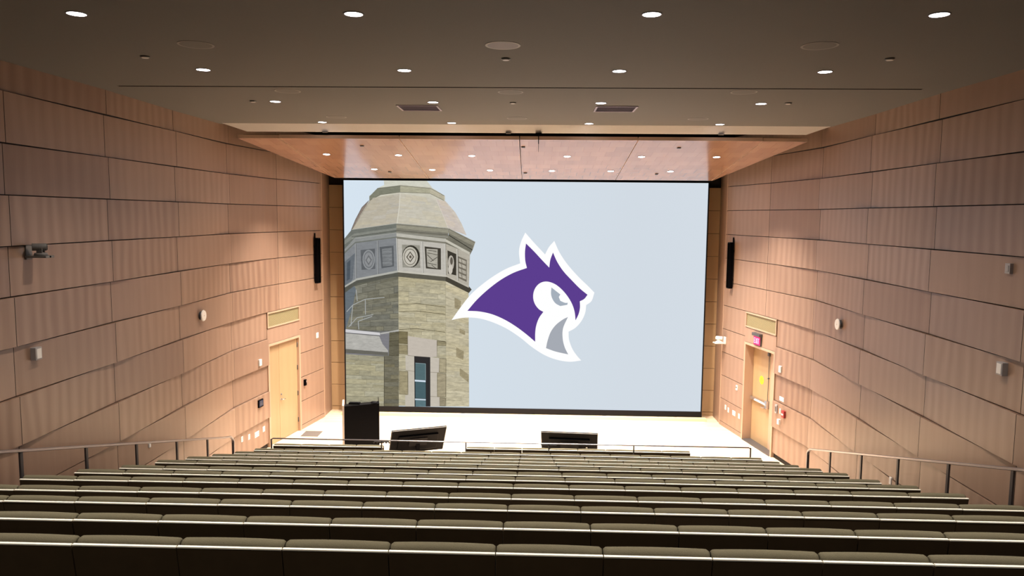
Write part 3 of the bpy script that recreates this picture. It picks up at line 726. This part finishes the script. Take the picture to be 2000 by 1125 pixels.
nz = N.new('ShaderNodeTexNoise'); nz.inputs['Scale'].default_value = 1; nz.inputs['Detail'].default_value = 7; nz.inputs['Roughness'].default_value = .7; L.new(mp.outputs[0], nz.inputs['Vector'])
k1 = mathn(N, L, 'MULTIPLY', mathn(N, L, 'SUBTRACT', nz.outputs['Fac'], .5), mathn(N, L, 'MULTIPLY', at.outputs['Alpha'], 1.7)); k2 = mathn(N, L, 'ADD', k1, 1.0)
cb = N.new('ShaderNodeCombineColor')
for i in range(3): L.new(k2, cb.inputs[i])
em = N.new('ShaderNodeEmission'); L.new(mixc(N, L, 1.0, at.outputs['Color'], cb.outputs[0], 'MULTIPLY'), em.inputs['Color']); em.inputs['Strength'].default_value = SCREEN_E
L.new(em.outputs[0], N['Material Output'].inputs['Surface'])
me.materials.append(m); dp = bpy.data.objects.new('display', me); COL.objects.link(dp); dp.parent = scr
mb = MB(); mb.box((-5.42, 20.36, 0), (4.80, 20.462, .088), 'plinth'); o = mb.build('screen_plinth', bevel=.006); tag(o, 'low pale wooden plinth running along the foot of the screen', 'plinth')

# ------------------------------------------------------------------ doors
BW = (BAY[1]-BAY[0])/2*1.02; HEAD = 2.47; BAYTOP = Z0-PITCH*7
def door(side):
    t = bpy.data.objects.new('door_%d' % (1 if side < 0 else 2), None); COL.objects.link(t)
    t.matrix_world = wframe(side, (BAY[0]+BAY[1])/2, 0, 0.0); struct(t)
    w, H, j = BW, HEAD, .07
    yl = -.035 if side < 0 else -.20; dp = yl-.05
    mb = MB()
    mb.box((-w, dp, 0), (-w+j, .03, H+.05), 'frame', None, (.6, .2, .1)); mb.box((w-j, dp, 0), (w, .03, H+.05), 'frame', None, (.5, .2, .6))
    mb.box((-w+j, dp, H-.01), (w-j, .03, H+.05), 'frame', None, (.6, .2, .3)); mb.build('door_frame', t, bevel=.004)
    mb = MB(); mb.box((-w, -.03, H+.055), (w, .015, BAYTOP-.40), 'wood', None, (.8, .3, .4)); mb.build('head_panel', t)
    mb = MB(); mb.box((-w-.15, dp-.05, 0), (w+.15, dp-.01, BAYTOP+.02), 'gap'); mb.build('rear_lining', t)
    x0, x1 = -w+j+.004, w-j-.004
    if side < 0: sp = x1-(x1-x0)*.37; leaves = [(sp+.004, x1), (x0, sp-.004)]
    else:
        leaves = [(x1-.89, x1)]
        mb = MB(); mb.box((x0-.004, yl-.045, 0), (x1-.90, yl+.01, H-.01), 'frame'); mb.build('fixed_panel', t)
    out = []
    for i, (a, b) in enumerate(leaves):
        mb = MB(); mb.box((a, yl-.045, .012), (b, yl, H-.015), 'doorwood', None, (.45+.2*i, .3, .3+.3*i)); out.append(mb.build('door_leaf', t, bevel=.002))
    return t, yl, leaves, out
t, yl, lv, lf = door(-1)
a, b = lv[1]
mb = MB(); mb.cyl((b-.06, yl, 1.03), .027, .012, 'chrome', 'y'); mb.tube([(b-.06, yl+.01, 1.03), (b-.06, yl+.055, 1.03), (b-.17, yl+.06, 1.025)], .010, 'chrome'); mb.build('door_handle', lf[1])
mb = MB(); mb.cyl((b-.06, yl, 1.16), .022, .02, 'chrome', 'y'); mb.build('lock_cylinder', lf[1])
for z in (.30, 1.0, 1.68, 2.27):
    mb = MB(); mb.box((a-.018, yl-.005, z-.06), (a+.012, yl+.012, z+.06), 'dgrey'); mb.cyl((a-.004, yl+.014, z-.06), .009, .12, 'dgrey', n=8); mb.build('hinge', lf[1])
t, yl, lv, lf = door(1)
a, b = lv[0]
mb = MB(); mb.box((a+.02, yl+.02, 1.06), (b-.02, yl+.062, 1.13), 'chrome'); mb.box((a+.06, yl+.055, 1.075), (a+.62, yl+.085, 1.115), 'white'); mb.build('panic_bar', lf[0], bevel=.006)
mb = MB(); mb.box((a+.01, yl, 1.0), (a+.11, yl+.075, 1.19), 'chrome'); mb.tube([(a+.07, yl+.07, 1.02), (a+.07, yl+.13, 1.02), (a+.16, yl+.135, 1.02)], .011, 'chrome'); mb.build('latch_case', lf[0], bevel=.006)
mb = MB(); mb.cyl((a+.055, yl+.025, 1.18), .008, 1.13, 'dgrey', n=8); mb.build('latch_rod', lf[0])
mb = MB(); mb.box((a+.03, yl, 2.30), (a+.10, yl+.05, 2.39), 'dgrey'); mb.build('top_strike', lf[0], bevel=.005)
mb = MB(); mb.cyl((a+.055, yl, 1.75), .014, .05, 'dgrey', 'y', n=10); mb.build('rod_guide', lf[0])
mb = MB(); mb.box((-BW+.08, yl-.02, 0), (BW-.08, .05, .012), 'dgrey'); mb.build('threshold', t)
mb = MB(); mb.cyl(((a+b)/2-.02, yl, 1.63), .105, .003, 'yellow', 'y', n=28)
for k in range(3): mb.box(((a+b)/2-.02-.06, yl+.003, 1.60+k*.03), ((a+b)/2-.02+.06, yl+.0042, 1.609+k*.03), 'dgrey')
mb.build('warning_sticker', lf[0])
for side, lb in ((-1, 'framed woven air grille above the double door on the left wall'), (1, 'framed woven air grille above the exit door on the right wall')):
    t = thing('wall_grille', lb, 'grille', group='grilles above the doors', mw=wframe(side, (BAY[0]+BAY[1])/2, BAYTOP-.39, 0))
    mb = MB(); w, h, r_ = BW-.01, .385, .035
    for p, q in (((-w, 0), (w, r_)), ((-w, h-r_), (w, h)), ((-w, r_), (-w+r_, h-r_)), ((w-r_, r_), (w, h-r_))): mb.box((p[0], -.03, p[1]), (q[0], .032, q[1]), 'frame')
    mb.build('frame', t, bevel=.003)
    mb = MB(); mb.box((-w+r_, -.03, r_), (w-r_, .006, h-r_), 'grille'); mb.build('mesh_panel', t)
# exit sign on the head of the right door; letters run left to right when faced (local x points left)
t = thing('exit_sign', 'glowing red EXIT sign with grey housing above the right wall door', 'exit sign', mw=wframe(1, 18.17, ZC-3.09, .03))
mb = MB(); mb.box((-.17, -.015, 0), (.17, .03, .225), 'dgrey'); mb.box((-.19, -.015, .225), (.19, .075, .30), 'dgrey'); mb.build('housing', t, bevel=.006)
mb = MB(); mb.box((-.155, .03, .012), (.155, .036, .213), 'exitred'); mb.build('lit_face', t)
mb = MB(); h0, h1, tk = .045, .18, .018
def bar(xa, za, xb, zb, w=tk):
    a_, b_2 = Vector((-xa, .038, za)), Vector((-xb, .038, zb)); d = (b_2-a_).normalized(); n_ = Vector((-d.z, 0, d.x))*w/2
    P = [a_+n_, b_2+n_, b_2-n_, a_-n_]; mb.face([Vector((p.x, .0375, p.z)) for p in P], 'exitlet')
bar(-.125, h0, -.125, h1); [bar(-.13, z, -.075, z) for z in (h0+.009, (h0+h1)/2, h1-.009)]
bar(-.055, h0, .01, h1); bar(-.055, h1, .01, h0)
bar(.035, h0, .035, h1); bar(.09, h0, .09, h1); bar(.058, h1-.009, .122, h1-.009)
mb.build('exit_letters', t, merge=False)

# ------------------------------------------------------------------ things on the walls
def plate(name, side, y, z, w, h, d, mt, label, cat, group=None, bevel=.004, detail=None, below=.0):
    t = thing(name, label, cat, group=group, mw=wframe(side, y, z))
    mb = MB(); mb.box((-w/2, -.03, -h/2), (w/2, d, h/2), mt); mb.build('housing', t, bevel=bevel)
    if detail: detail(t, w, h, d)
    return t
def rocker(mt='white', n=1):
    def f(t, w, h, d):
        for k in range(n):
            c = (k-(n-1)/2)*w/n
            mb = MB(); mb.box((c-w/n*.28, d, -h*.3), (c+w/n*.28, d+.006, h*.3), mt); mb.build('rocker', t, bevel=.002)
    return f
def sockets(n):
    def f(t, w, h, d):
        for k in range(n):
            c = (k-(n-1)/2)*w/n
            for z in (-h*.2, h*.2):
                mb = MB(); mb.box((c-.014, d, z-.012), (c+.014, d+.002, z+.012), 'grey'); mb.build('socket', t)
    return f
def rel(z): return ZC+z
plate('wall_speaker', -1, 9.41, rel(-1.85), .125, .165, .07, 'grey', 'grey boxy device low on the left wall, below the camera bracket', 'wall device', detail=lambda t, w, h, d: rocker('white')(t, w*1.3, h*1.3, d))
plate('wall_device', 1, 9.43, rel(-.59), .10, .13, .04, 'grey', 'grey square device high on the right wall near the frame edge', 'wall device', detail=rocker('grey'))
plate('wall_speaker', 1, 9.40, rel(-1.85), .125, .165, .07, 'grey', 'grey boxy device on the right wall, below the square one', 'wall device', detail=lambda t, w, h, d: rocker('white')(t, w*1.3, h*1.3, d))
for side, y, z, lb in ((-1, 14.26, -2.0, 'round pale disc speaker on the left wall'), (1, 14.41, -2.02, 'round pale disc speaker on the right wall')):
    t = thing('disc_speaker', lb, 'speaker', group='round discs on the side walls', mw=wframe(side, y, rel(z)))
    mb = MB(); mb.cyl((0, -.03, 0), .085, .085, 'dgrey', 'y', n=32); mb.build('backing', t)
    mb = MB(); mb.cyl((0, .055, 0), .112, .02, 'white', 'y', n=36, r2=.10); mb.cyl((0, .075, 0), .012, .002, 'grey', 'y', n=12); mb.build('face_plate', t, bevel=.003)
plate('light_switch', -1, 16.87, rel(-3.45), .11, .15, .035, 'white', 'white square switch box on the left wall beside the double door', 'switch', detail=rocker('white'))
plate('touch_screen', -1, 16.85, rel(-4.41), .21, .18, .035, 'black', 'dark touch panel with faint blue screen left of the double door', 'control panel', detail=lambda t, w, h, d: (lambda m: (m.box((-w*.42, d, -h*.34), (w*.42, d+.002, h*.4), 'bluepanel'), [m.box((-w*.3, d+.002, h*(.25-.14*k)), (w*(.3-.1*(k % 2)), d+.003, h*(.29-.14*k)), 'dgrey') for k in range(4)], m.build('lit_screen', t)))(MB()))
plate('light_switch', -1, 19.79, rel(-3.27), .12, .15, .012, 'white', 'white blank plate between the double door and the screen corner', 'plate', detail=rocker('white'))
t = plate('wall_phone', -1, 19.06, rel(-4.41), .09, .16, .045, 'black', 'small black wall phone just right of the double door', 'phone')
mb = MB(); mb.box((-.025, .045, .0), (.025, .052, .05), 'white'); mb.build('keypad', t)
mb = MB(); mb.box((.015, .045, -.07), (.04, .07, .07), 'black'); mb.build('handset', t, bevel=.006)
plate('outlet_plate', -1, 16.09, rel(-5.045), .08, .125, .006, 'white', 'small white outlet plate low on the left wall, farthest from the door', 'outlet', 'outlets left of the double door', detail=sockets(1))
plate('outlet_plate', -1, 16.40, rel(-5.165+.08), .08, .125, .006, 'white', 'small white outlet plate low on the left wall, second from left', 'outlet', 'outlets left of the double door', detail=sockets(1))
plate('outlet_plate', -1, 16.76, rel(-5.19+.06), .20, .13, .006, 'white', 'wide white multi outlet plate low on the left wall', 'outlet', 'outlets left of the double door', detail=sockets(3))
plate('outlet_plate', -1, 17.09, rel(-5.19+.09), .10, .13, .006, 'white', 'white outlet plate low on the left wall, closest to the door', 'outlet', 'outlets left of the double door', detail=rocker('white'))
plate('aisle_light', -1, 12.16, rel(-3.95), .05, .07, .02, 'white', 'tiny pale plate on the left wall under the handrail', 'plate')
plate('aisle_light', 1, 12.08, rel(-4.28), .07, .12, .012, 'white', 'pale outlet plate on the right wall under the handrail', 'plate')
plate('light_switch', 1, 17.01, rel(-3.44), .10, .15, .035, 'white', 'white square switch box on the right wall beside the exit door', 'switch', detail=rocker('white'))
plate('room_sign', 1, 17.0, rel(-4.14), .20, .10, .008, 'white', 'small white notice plate on the right wall beside the exit door', 'sign', detail=lambda t, w, h, d: (lambda m: ([m.box((-w*.38, d, h*(.22-.2*k)), (w*.38, d+.0012, h*(.27-.2*k)), 'grey') for k in range(3)], m.build('printed_lines', t)))(MB()))
plate('card_reader', 1, 17.12, rel(-4.40), .085, .20, .03, 'grey', 'tall grey keypad on the right wall under the white notice', 'keypad', detail=rocker('dgrey'))
plate('light_switch', 1, 16.95, rel(-4.41), .05, .12, .012, 'white', 'narrow white switch between the grey keypad and the red alarm', 'switch', detail=rocker('white'))
t = plate('fire_alarm_pull', 1, 16.76, rel(-4.43), .115, .16, .05, 'red', 'dark red fire alarm pull station on the right wall', 'fire alarm')
mb = MB(); mb.box((-.04, .05, -.02), (.04, .062, .012), 'white'); mb.build('pull_handle', t, bevel=.003)
plate('junction_box', 1, 16.96, rel(-4.66), .085, .12, .05, 'white', 'white box on the right wall below the red alarm', 'switch box', detail=rocker('white'))
t = plate('thermostat', 1, 19.19, rel(-4.39), .085, .13, .02, 'white', 'white plate with a dark button between exit door and screen corner', 'thermostat')
mb = MB(); mb.cyl((0, .02, .01), .02, .006, 'black', 'y', n=16); mb.build('button', t)
for y, z, w, lb in ((19.80, -5.07, .08, 'small white outlet plate on the right wall, closest to the screen'), (19.63, -5.10, .08, 'small white outlet plate, second from the screen corner'), (19.31, -5.10, .17, 'wide white outlet plate low on the right wall, third from the corner'), (19.02, -5.10, .09, 'white outlet plate low on the right wall, beside the exit door frame')):
    plate('outlet_plate', 1, y, rel(z), w, .13, .006, 'white', lb, 'outlet', 'outlets right of the screen', detail=sockets(2 if w > .1 else 1))
# column loudspeakers
for side, y, lb in ((-1, 19.72, 'tall slim black column loudspeaker on the left wall end'), (1, 19.68, 'tall slim black column loudspeaker on the right wall end')):
    mw = wframe(side, y, rel(-1.84), .05)
    t = thing('column_speaker', lb, 'speaker', group='column loudspeakers beside the screen', mw=mw)
    mb = MB(); mb.box((-.08, -.01, 0), (.08, .10, 1.215), 'black'); mb.build('cabinet', t, bevel=.012)
    mb = MB(); mb.box((-.068, .10, .03), (.068, .105, 1.185), 'void'); mb.build('grille_cloth', t)
    mb = MB(); mb.box((-.03, -.10, .2), (.03, 0, .26), 'black'); mb.box((-.03, -.10, .95), (.03, 0, 1.01), 'black'); mb.box((-.01, -.10, 1.0), (.01, -.01, 1.34), 'black'); mb.build('wall_bracket', t)
# pan-tilt cameras
def ptz(side, y, z, mt, label, sc=1.0):
    t = thing('wall_camera', label, 'camera', group=None, mw=wframe(side, y, z))
    t.scale = (sc, sc, sc); s = -side
    mb = MB(); mb.box((-.06, -.03, -.10), (.06, .02, .10), mt); mb.build('mount_plate', t, bevel=.004)
    mb = MB(); mb.box((-.09, .015, -.075), (.09, .31, -.045), mt)
    for k in range(9): pass
    mb.build('shelf', t, bevel=.008)
    mb = MB(); mb.cyl((0, .18, -.045), .088, .035, mt, n=28, r2=.075); mb.build('camera_base', t)
    mb = MB(); mb.box((-.035, .14, -.01), (-.022, .22, .09), mt); mb.box((.022, .14, -.01), (.035, .22, .09), mt); mb.box((-.035, .14, -.012), (.035, .22, .0), mt); mb.build('yoke', t, bevel=.003)
    mb = MB()
    T = Matrix.Translation((0, .18, .07)) @ Matrix.Rotation(math.radians(35*s if side > 0 else 35), 4, 'Z')
    mb.cyl((0, -.10, 0), .05, .17, mt, 'y', n=24, T=T); mb.cyl((0, .07, 0), .04, .012, 'black', 'y', n=20, T=T); mb.build('camera_head', t, bevel=.004)
    mb = MB(); mb.cyl((0, .31, -.06), .014, .004, 'black', 'y', n=10); mb.build('sensor', t)
    return t
ptz(-1, 9.40, rel(-.52), 'camgrey', 'grey pan tilt camera on a shelf bracket, high on the left wall', .95)
ptz(1, 19.98, rel(-3.28), 'white', 'white pan tilt camera on the right wall end beside the screen', 1.0)

# ------------------------------------------------------------------ seats
w = .56
def make_seat():
    t = thing('auditorium_seat', '', 'seat', (0, 0, 0))
    g = .0025
    mb = MB(); mb.box((g, -.003, SH-.009), (w-g, .017, SH+.0), 'strip'); mb.build('top_edge', t, bevel=.0015)
    mb = MB(); T = Matrix.Translation((0, .018, SH-.012)) @ Matrix.Rotation(math.radians(9), 4, 'X')
    mb.box((g, -.018, -.60), (w-g, .0, .0), 'panel', T); mb.build('back_panel', t)
    # cushion: rounded, slightly crowned pad standing a little above the pale edge
    bm = bmesh.new(); T = Matrix.Translation((w/2, .062, SH+.015)) @ Matrix.Rotation(math.radians(9), 4, 'X')
    nx, prof = 22, []
    dpt, hh, r_ = .078, .46, .038
    for k in range(7): a = math.pi/2*k/6; prof.append((-dpt/2+r_-r_*math.cos(a), -r_+r_*math.sin(a)))
    for k in range(7): a = math.pi/2*k/6; prof.append((dpt/2-r_+r_*math.sin(a), -r_+r_*math.cos(a)))
    prof = [(-dpt/2+.006, -hh)] + [(-dpt/2, -hh*.5)] + prof + [(dpt/2+.006, -hh*.4), (dpt/2, -hh)]
    W2 = w/2-.0035; rings = []
    for i in range(nx+1):
        u = -1+2*i/nx; u = math.copysign(abs(u)**.5, u)
        x = u*W2; e = max(0, abs(u)-.93)/.07; drop = .009*(1-math.sqrt(max(0, 1-e*e))); cr = .006*(1-u*u)
        ring = []
        for (py, pz) in prof:
            s_ = 1-.16*e*e
            ring.append(bm.verts.new(T @ Vector((x, py*s_, pz-drop+cr if pz > -.2 else pz))))
        rings.append(ring)
    for a, b in zip(rings, rings[1:]):
        for k in range(len(prof)-1): bm.faces.new([a[k], a[k+1], b[k+1], b[k]])
        bm.faces.new([a[-1], a[0], b[0], b[-1]])
    bm.faces.new(rings[0][::-1]); bm.faces.new(rings[-1])
    bmesh.ops.recalc_face_normals(bm, faces=bm.faces)
    for f in bm.faces: f.smooth = len(f.verts) == 4
    me = bpy.data.meshes.new('back_cushion'); bm.to_mesh(me); bm.free(); me.materials.append(M['fabric'])
    o = bpy.data.objects.new('back_cushion', me); COL.objects.link(o); o.parent = t
    mb = MB()                            # tipped up, as when nobody sits
    mb.box((.012, .21, .42), (w-.012, .31, .78), 'fabric'); mb.build('seat_cushion', t, bevel=.03, seg=3)
    mb = MB(); mb.box((w/2-.03, .12, .0), (w/2+.03, .40, .02), 'seatleg'); mb.box((w/2-.02, .16, .02), (w/2+.02, .26, .46), 'seatleg'); mb.build('pedestal', t, bevel=.004)
    return t
seat0 = make_seat(); used = False
full = list('ABCDEFGHIJKLM')
rowno = {n: i+1 for i, n in enumerate(full)}
o1 = ['', 'first', 'second', 'third', 'fourth', 'fifth', 'sixth', 'seventh', 'eighth', 'ninth', 'tenth', 'eleventh', 'twelfth', 'thirteenth', 'fourteenth', 'fifteenth', 'sixteenth', 'seventeenth']
VIS = {'A': (-5, 4), 'B': (-6, 5), 'C': (-8, 6), 'Z': (-4, -3)}
for n in order:
    a0, y, zz, k0, k1 = ROWS[n]
    for k in range(k0, k1+1):
        if n == 'M' and -5 <= k <= -3: continue
        v0, v1 = VIS.get(n, (k0, k1))
        if n == 'Z': place = 'cushion top peeking in at the bottom left corner, %s one' % ('outer' if k == -4 else 'inner') if v0 <= k <= v1 else 'in the row under the camera, outside the frame'
        elif v0 <= k <= v1:
            if n == 'M': place = 'front row by the stage, %s block, %s from left' % (('left', o1[k+10]) if k < -4 else ('right', o1[k+3]))
            elif n in VIS: place = '%s row from the camera, %s from the photo left edge' % (o1[rowno[n]], o1[k-v0+1])
            else: place = '%s row from the camera, %s from the left end' % (o1[rowno[n]], o1[k-k0+1])
        else: place = '%s row from the camera, past the %s edge' % (o1[rowno[n]], 'left' if k < v0 else 'right')
        lb = 'olive seat, '+place
        loc = (a0+k*w, y+.0015*(a0+k*w+w/2)**2*-1, ZC+zz-SH+.005)
        if not used: o = seat0; o.location = loc; used = True
        else: o = copy_tree(seat0, loc)
        o['label'] = lb; o['group'] = 'olive auditorium seats in rows'

# ------------------------------------------------------------------ rails
def rail_side(side, pts, posts, label):
    t = thing('aisle_handrail', label, 'handrail', (pts[0][0], pts[0][1], 0), 'handrails along the side aisles')
    o = Vector((pts[0][0], pts[0][1], 0))
    mb = MB(); P = [Vector(p)-o for p in pts]
    mb.tube(P, .02, 'rail', flat=(.026, .018)); mb.build('top_rail', t)
    for (x, y, z) in posts:
        zf = floor_at(y)
        mb = MB(); mb.box((x-.012-o.x, y-.026, zf), (x+.012-o.x, y+.026, z-.012), 'post'); mb.v = [(a, b-o.y, c) for a, b, c in mb.v]; mb.build('post', t, bevel=.003)
X = -6.1
def zl(y): return ZC-2.834-(y-8.431)*.2755
ysl = [3.36, 4.63, 5.90, 7.17, 8.431, 9.70, 10.96, 12.226, 13.40]
pts = [(X, 2.4, zl(2.4))]+[(X, y, zl(y)) for y in ysl]+[(X, 14.2, zl(14.2)+.0), (X, 14.45, zl(14.45)+.01), (X, 14.53, zl(14.56)-.03), (X, 14.56, zl(14.56)-.08), (X, 14.56, .35)]
rail_side(-1, pts, [(X, y, zl(y)) for y in ysl]+[(X, 14.56, zl(14.56)-.1)], 'grey steel handrail on posts descending along the left aisle wall')
X = 5.4
def zr(y): return ZC-2.776-(y-8.297)*.2815
ysr = [3.1, 4.4, 5.7, 7.0, 8.297, 9.565, 10.867, 12.073, 13.328]
pts = [(X, 2.4, zr(2.4))]+[(X, y, zr(y)) for y in ysr]+[(X, 14.1, zr(14.1)), (X, 14.28, zr(14.28)+.0), (X, 14.36, zr(14.38)-.03), (X, 14.39, zr(14.38)-.08), (X, 14.39, .35)]
rail_side(1, pts, [(X, y, zr(y)) for y in ysr]+[(X, 14.39, zr(14.38)-.1)], 'grey steel handrail on posts descending along the right aisle wall')
t = thing('front_handrail', 'thin dark metal rail spanning behind the front row of seats', 'handrail', (-.4, 14.06, 0))
zf = ZC-4.378
P = [(-5.13+.4, 0, .3), (-5.13+.4, 0, zf-.03), (-5.10+.4, 0, zf), (4.15+.4, 0, zf-.008), (4.18+.4, 0, zf-.04), (4.18+.4, 0, .3)]
mb = MB(); mb.tube(P, .013, 'rail', n=10); mb.build('top_rail', t)
for x in (-5.13, -2.955, -1.305, .306, 1.945, 4.18):
    mb = MB(); mb.box((x+.4-.011, -.02, floor_at(14.06)), (x+.4+.011, .02, zf-.012), 'post'); mb.build('post', t, bevel=.002)
for x in (-2.955, .306):
    mb = MB(); mb.box((x+.4-.15, -.02, zf-.035), (x+.4+.15, .02, zf-.022), 'post')
    if x < 0:
        for k in range(6): mb.sphere((x+.4-.15+k*.06, 0, zf-.045), .016, 'post', n=6)
    mb.build('clamp_plate', t)

# ------------------------------------------------------------------ stage things
def monitor(p, yawd, tilt, label, wd=1.23, hd=.71):
    """display on a floor stand, screen towards the stage, back to the seats; p is its top left corner"""
    c = Vector((p[0]+wd/2*math.cos(math.radians(yawd)), p[1]+wd/2*math.sin(math.radians(yawd)), 0))
    t = thing('stage_monitor', label, 'monitor', c, 'monitors on the stage floor'); t.rotation_euler = (0, 0, math.radians(yawd))
    T = Matrix.Translation((0, 0, p[2])) @ Matrix.Rotation(math.radians(tilt), 4, 'X')
    mb = MB(); mb.box((-wd/2, -.0, -hd), (wd/2, .035, 0), 'black', T); mb.build('casing', t, bevel=.006)
    mb = MB(); b = .012
    for q0, q1 in (((-wd/2, -hd), (wd/2, -hd+b)), ((-wd/2, -b), (wd/2, 0)), ((-wd/2, -hd+b), (-wd/2+b, -b)), ((wd/2-b, -hd+b), (wd/2, -b))): mb.box((q0[0], -.006, q0[1]), (q1[0], .0, q1[1]), 'edge', T)
    mb.build('edge_frame', t)
    mb = MB(); mb.box((-wd*.36, -.035, -hd*.86), (wd*.36, 0, -hd*.24), 'black', T); mb.build('rear_cover', t, bevel=.008)
    mb = MB(); mb.box((-.2, -.05, -hd*.66), (.2, -.035, -hd*.34), 'bezel', T); mb.build('mount_plate', t)
    for x in (-.17, .09, .36): 
        mb = MB(); mb.box((x, -.037, -hd*.58), (x+.035, -.0352, -hd*.55), 'white', T); mb.build('connector', t)
    mb = MB(); mb.box((-.30, .02, 0), (-.24, .62, .03), 'black'); mb.box((.24, .02, 0), (.30, .62, .03), 'black'); mb.box((-.30, .25, 0), (.30, .31, .03), 'black')
    mb.box((-.04, .16, .03), (.04, .24, p[2]-hd*.5*math.cos(math.radians(tilt))), 'black'); mb.build('floor_stand', t)
    return t
monitor((-3.05, 15.57, ZC-4.65), 22.3, 30, 'black monitor seen from behind, turned askew beside the lectern')
monitor((.168, 15.76, ZC-4.65), -4.3, 30, 'black monitor seen from behind, standing square at the middle of stage')
t = thing('lectern', 'large black lectern with pale metal side edge at stage left', 'lectern', (-4.03, 17.0, 0)); t.rotation_euler = (0, 0, math.radians(14))
mb = MB()
P = [(-.41, 0, .02), (.39, 0, .02), (.39, 0, 1.205), (-.41, 0, 1.165)]
Q = [(-.41, .55, .02), (.39, .55, .02), (.39, .55, 1.12), (-.41, .55, 1.08)]
mb.face(P, 'black'); mb.face(Q[::-1], 'black')
for i in range(4): mb.face([P[i], Q[i], Q[(i+1) % 4], P[(i+1) % 4]], 'black')
mb.build('body', t, bevel=.008)
mb = MB(); mb.box((-.455, -.012, 0), (-.41, .57, 1.185), 'alu'); mb.build('side_panel', t, bevel=.003)
mb = MB(); mb.box((.39, -.005, 0), (.40, .57, 1.21), 'black'); mb.build('side_panel', t, bevel=.003)
mb = MB(); mb.box((-.40, .0, .27), (.385, .003, .275), 'bezel'); mb.build('front_seam', t)
o = (-4.03, 17.0)
mb = MB(); mb.box((-.13, -.02, 0), (.13, .10, .035), 'black'); mb.box((-.10, -.01, .035), (.10, .05, .045), 'black'); q = mb.build('control_console', bevel=.004); q.location = (o[0]-.20, o[1]+.06, 1.178); tag(q, 'low black box lying on the left of the lectern top', 'console')
mb = MB(); mb.sphere((0, 0, 0), .09, 'black', (1, .6, .35), half=True); mb.cyl((0, 0, -.005), .085, .006, 'black', n=20); q = mb.build('desk_microphone'); q.location = (o[0]+.26, o[1]+.13, 1.213); tag(q, 'low domed black device on the right of the lectern top', 'device')
mb = MB(); mb.box((-.22, -.23, 0), (.22, .23, .008), 'matmat'); q = mb.build('floor_mat', bevel=.003); q.location = (-5.70, 18.52, 0); tag(q, 'small dark grey mat on the stage floor by the double door', 'mat')
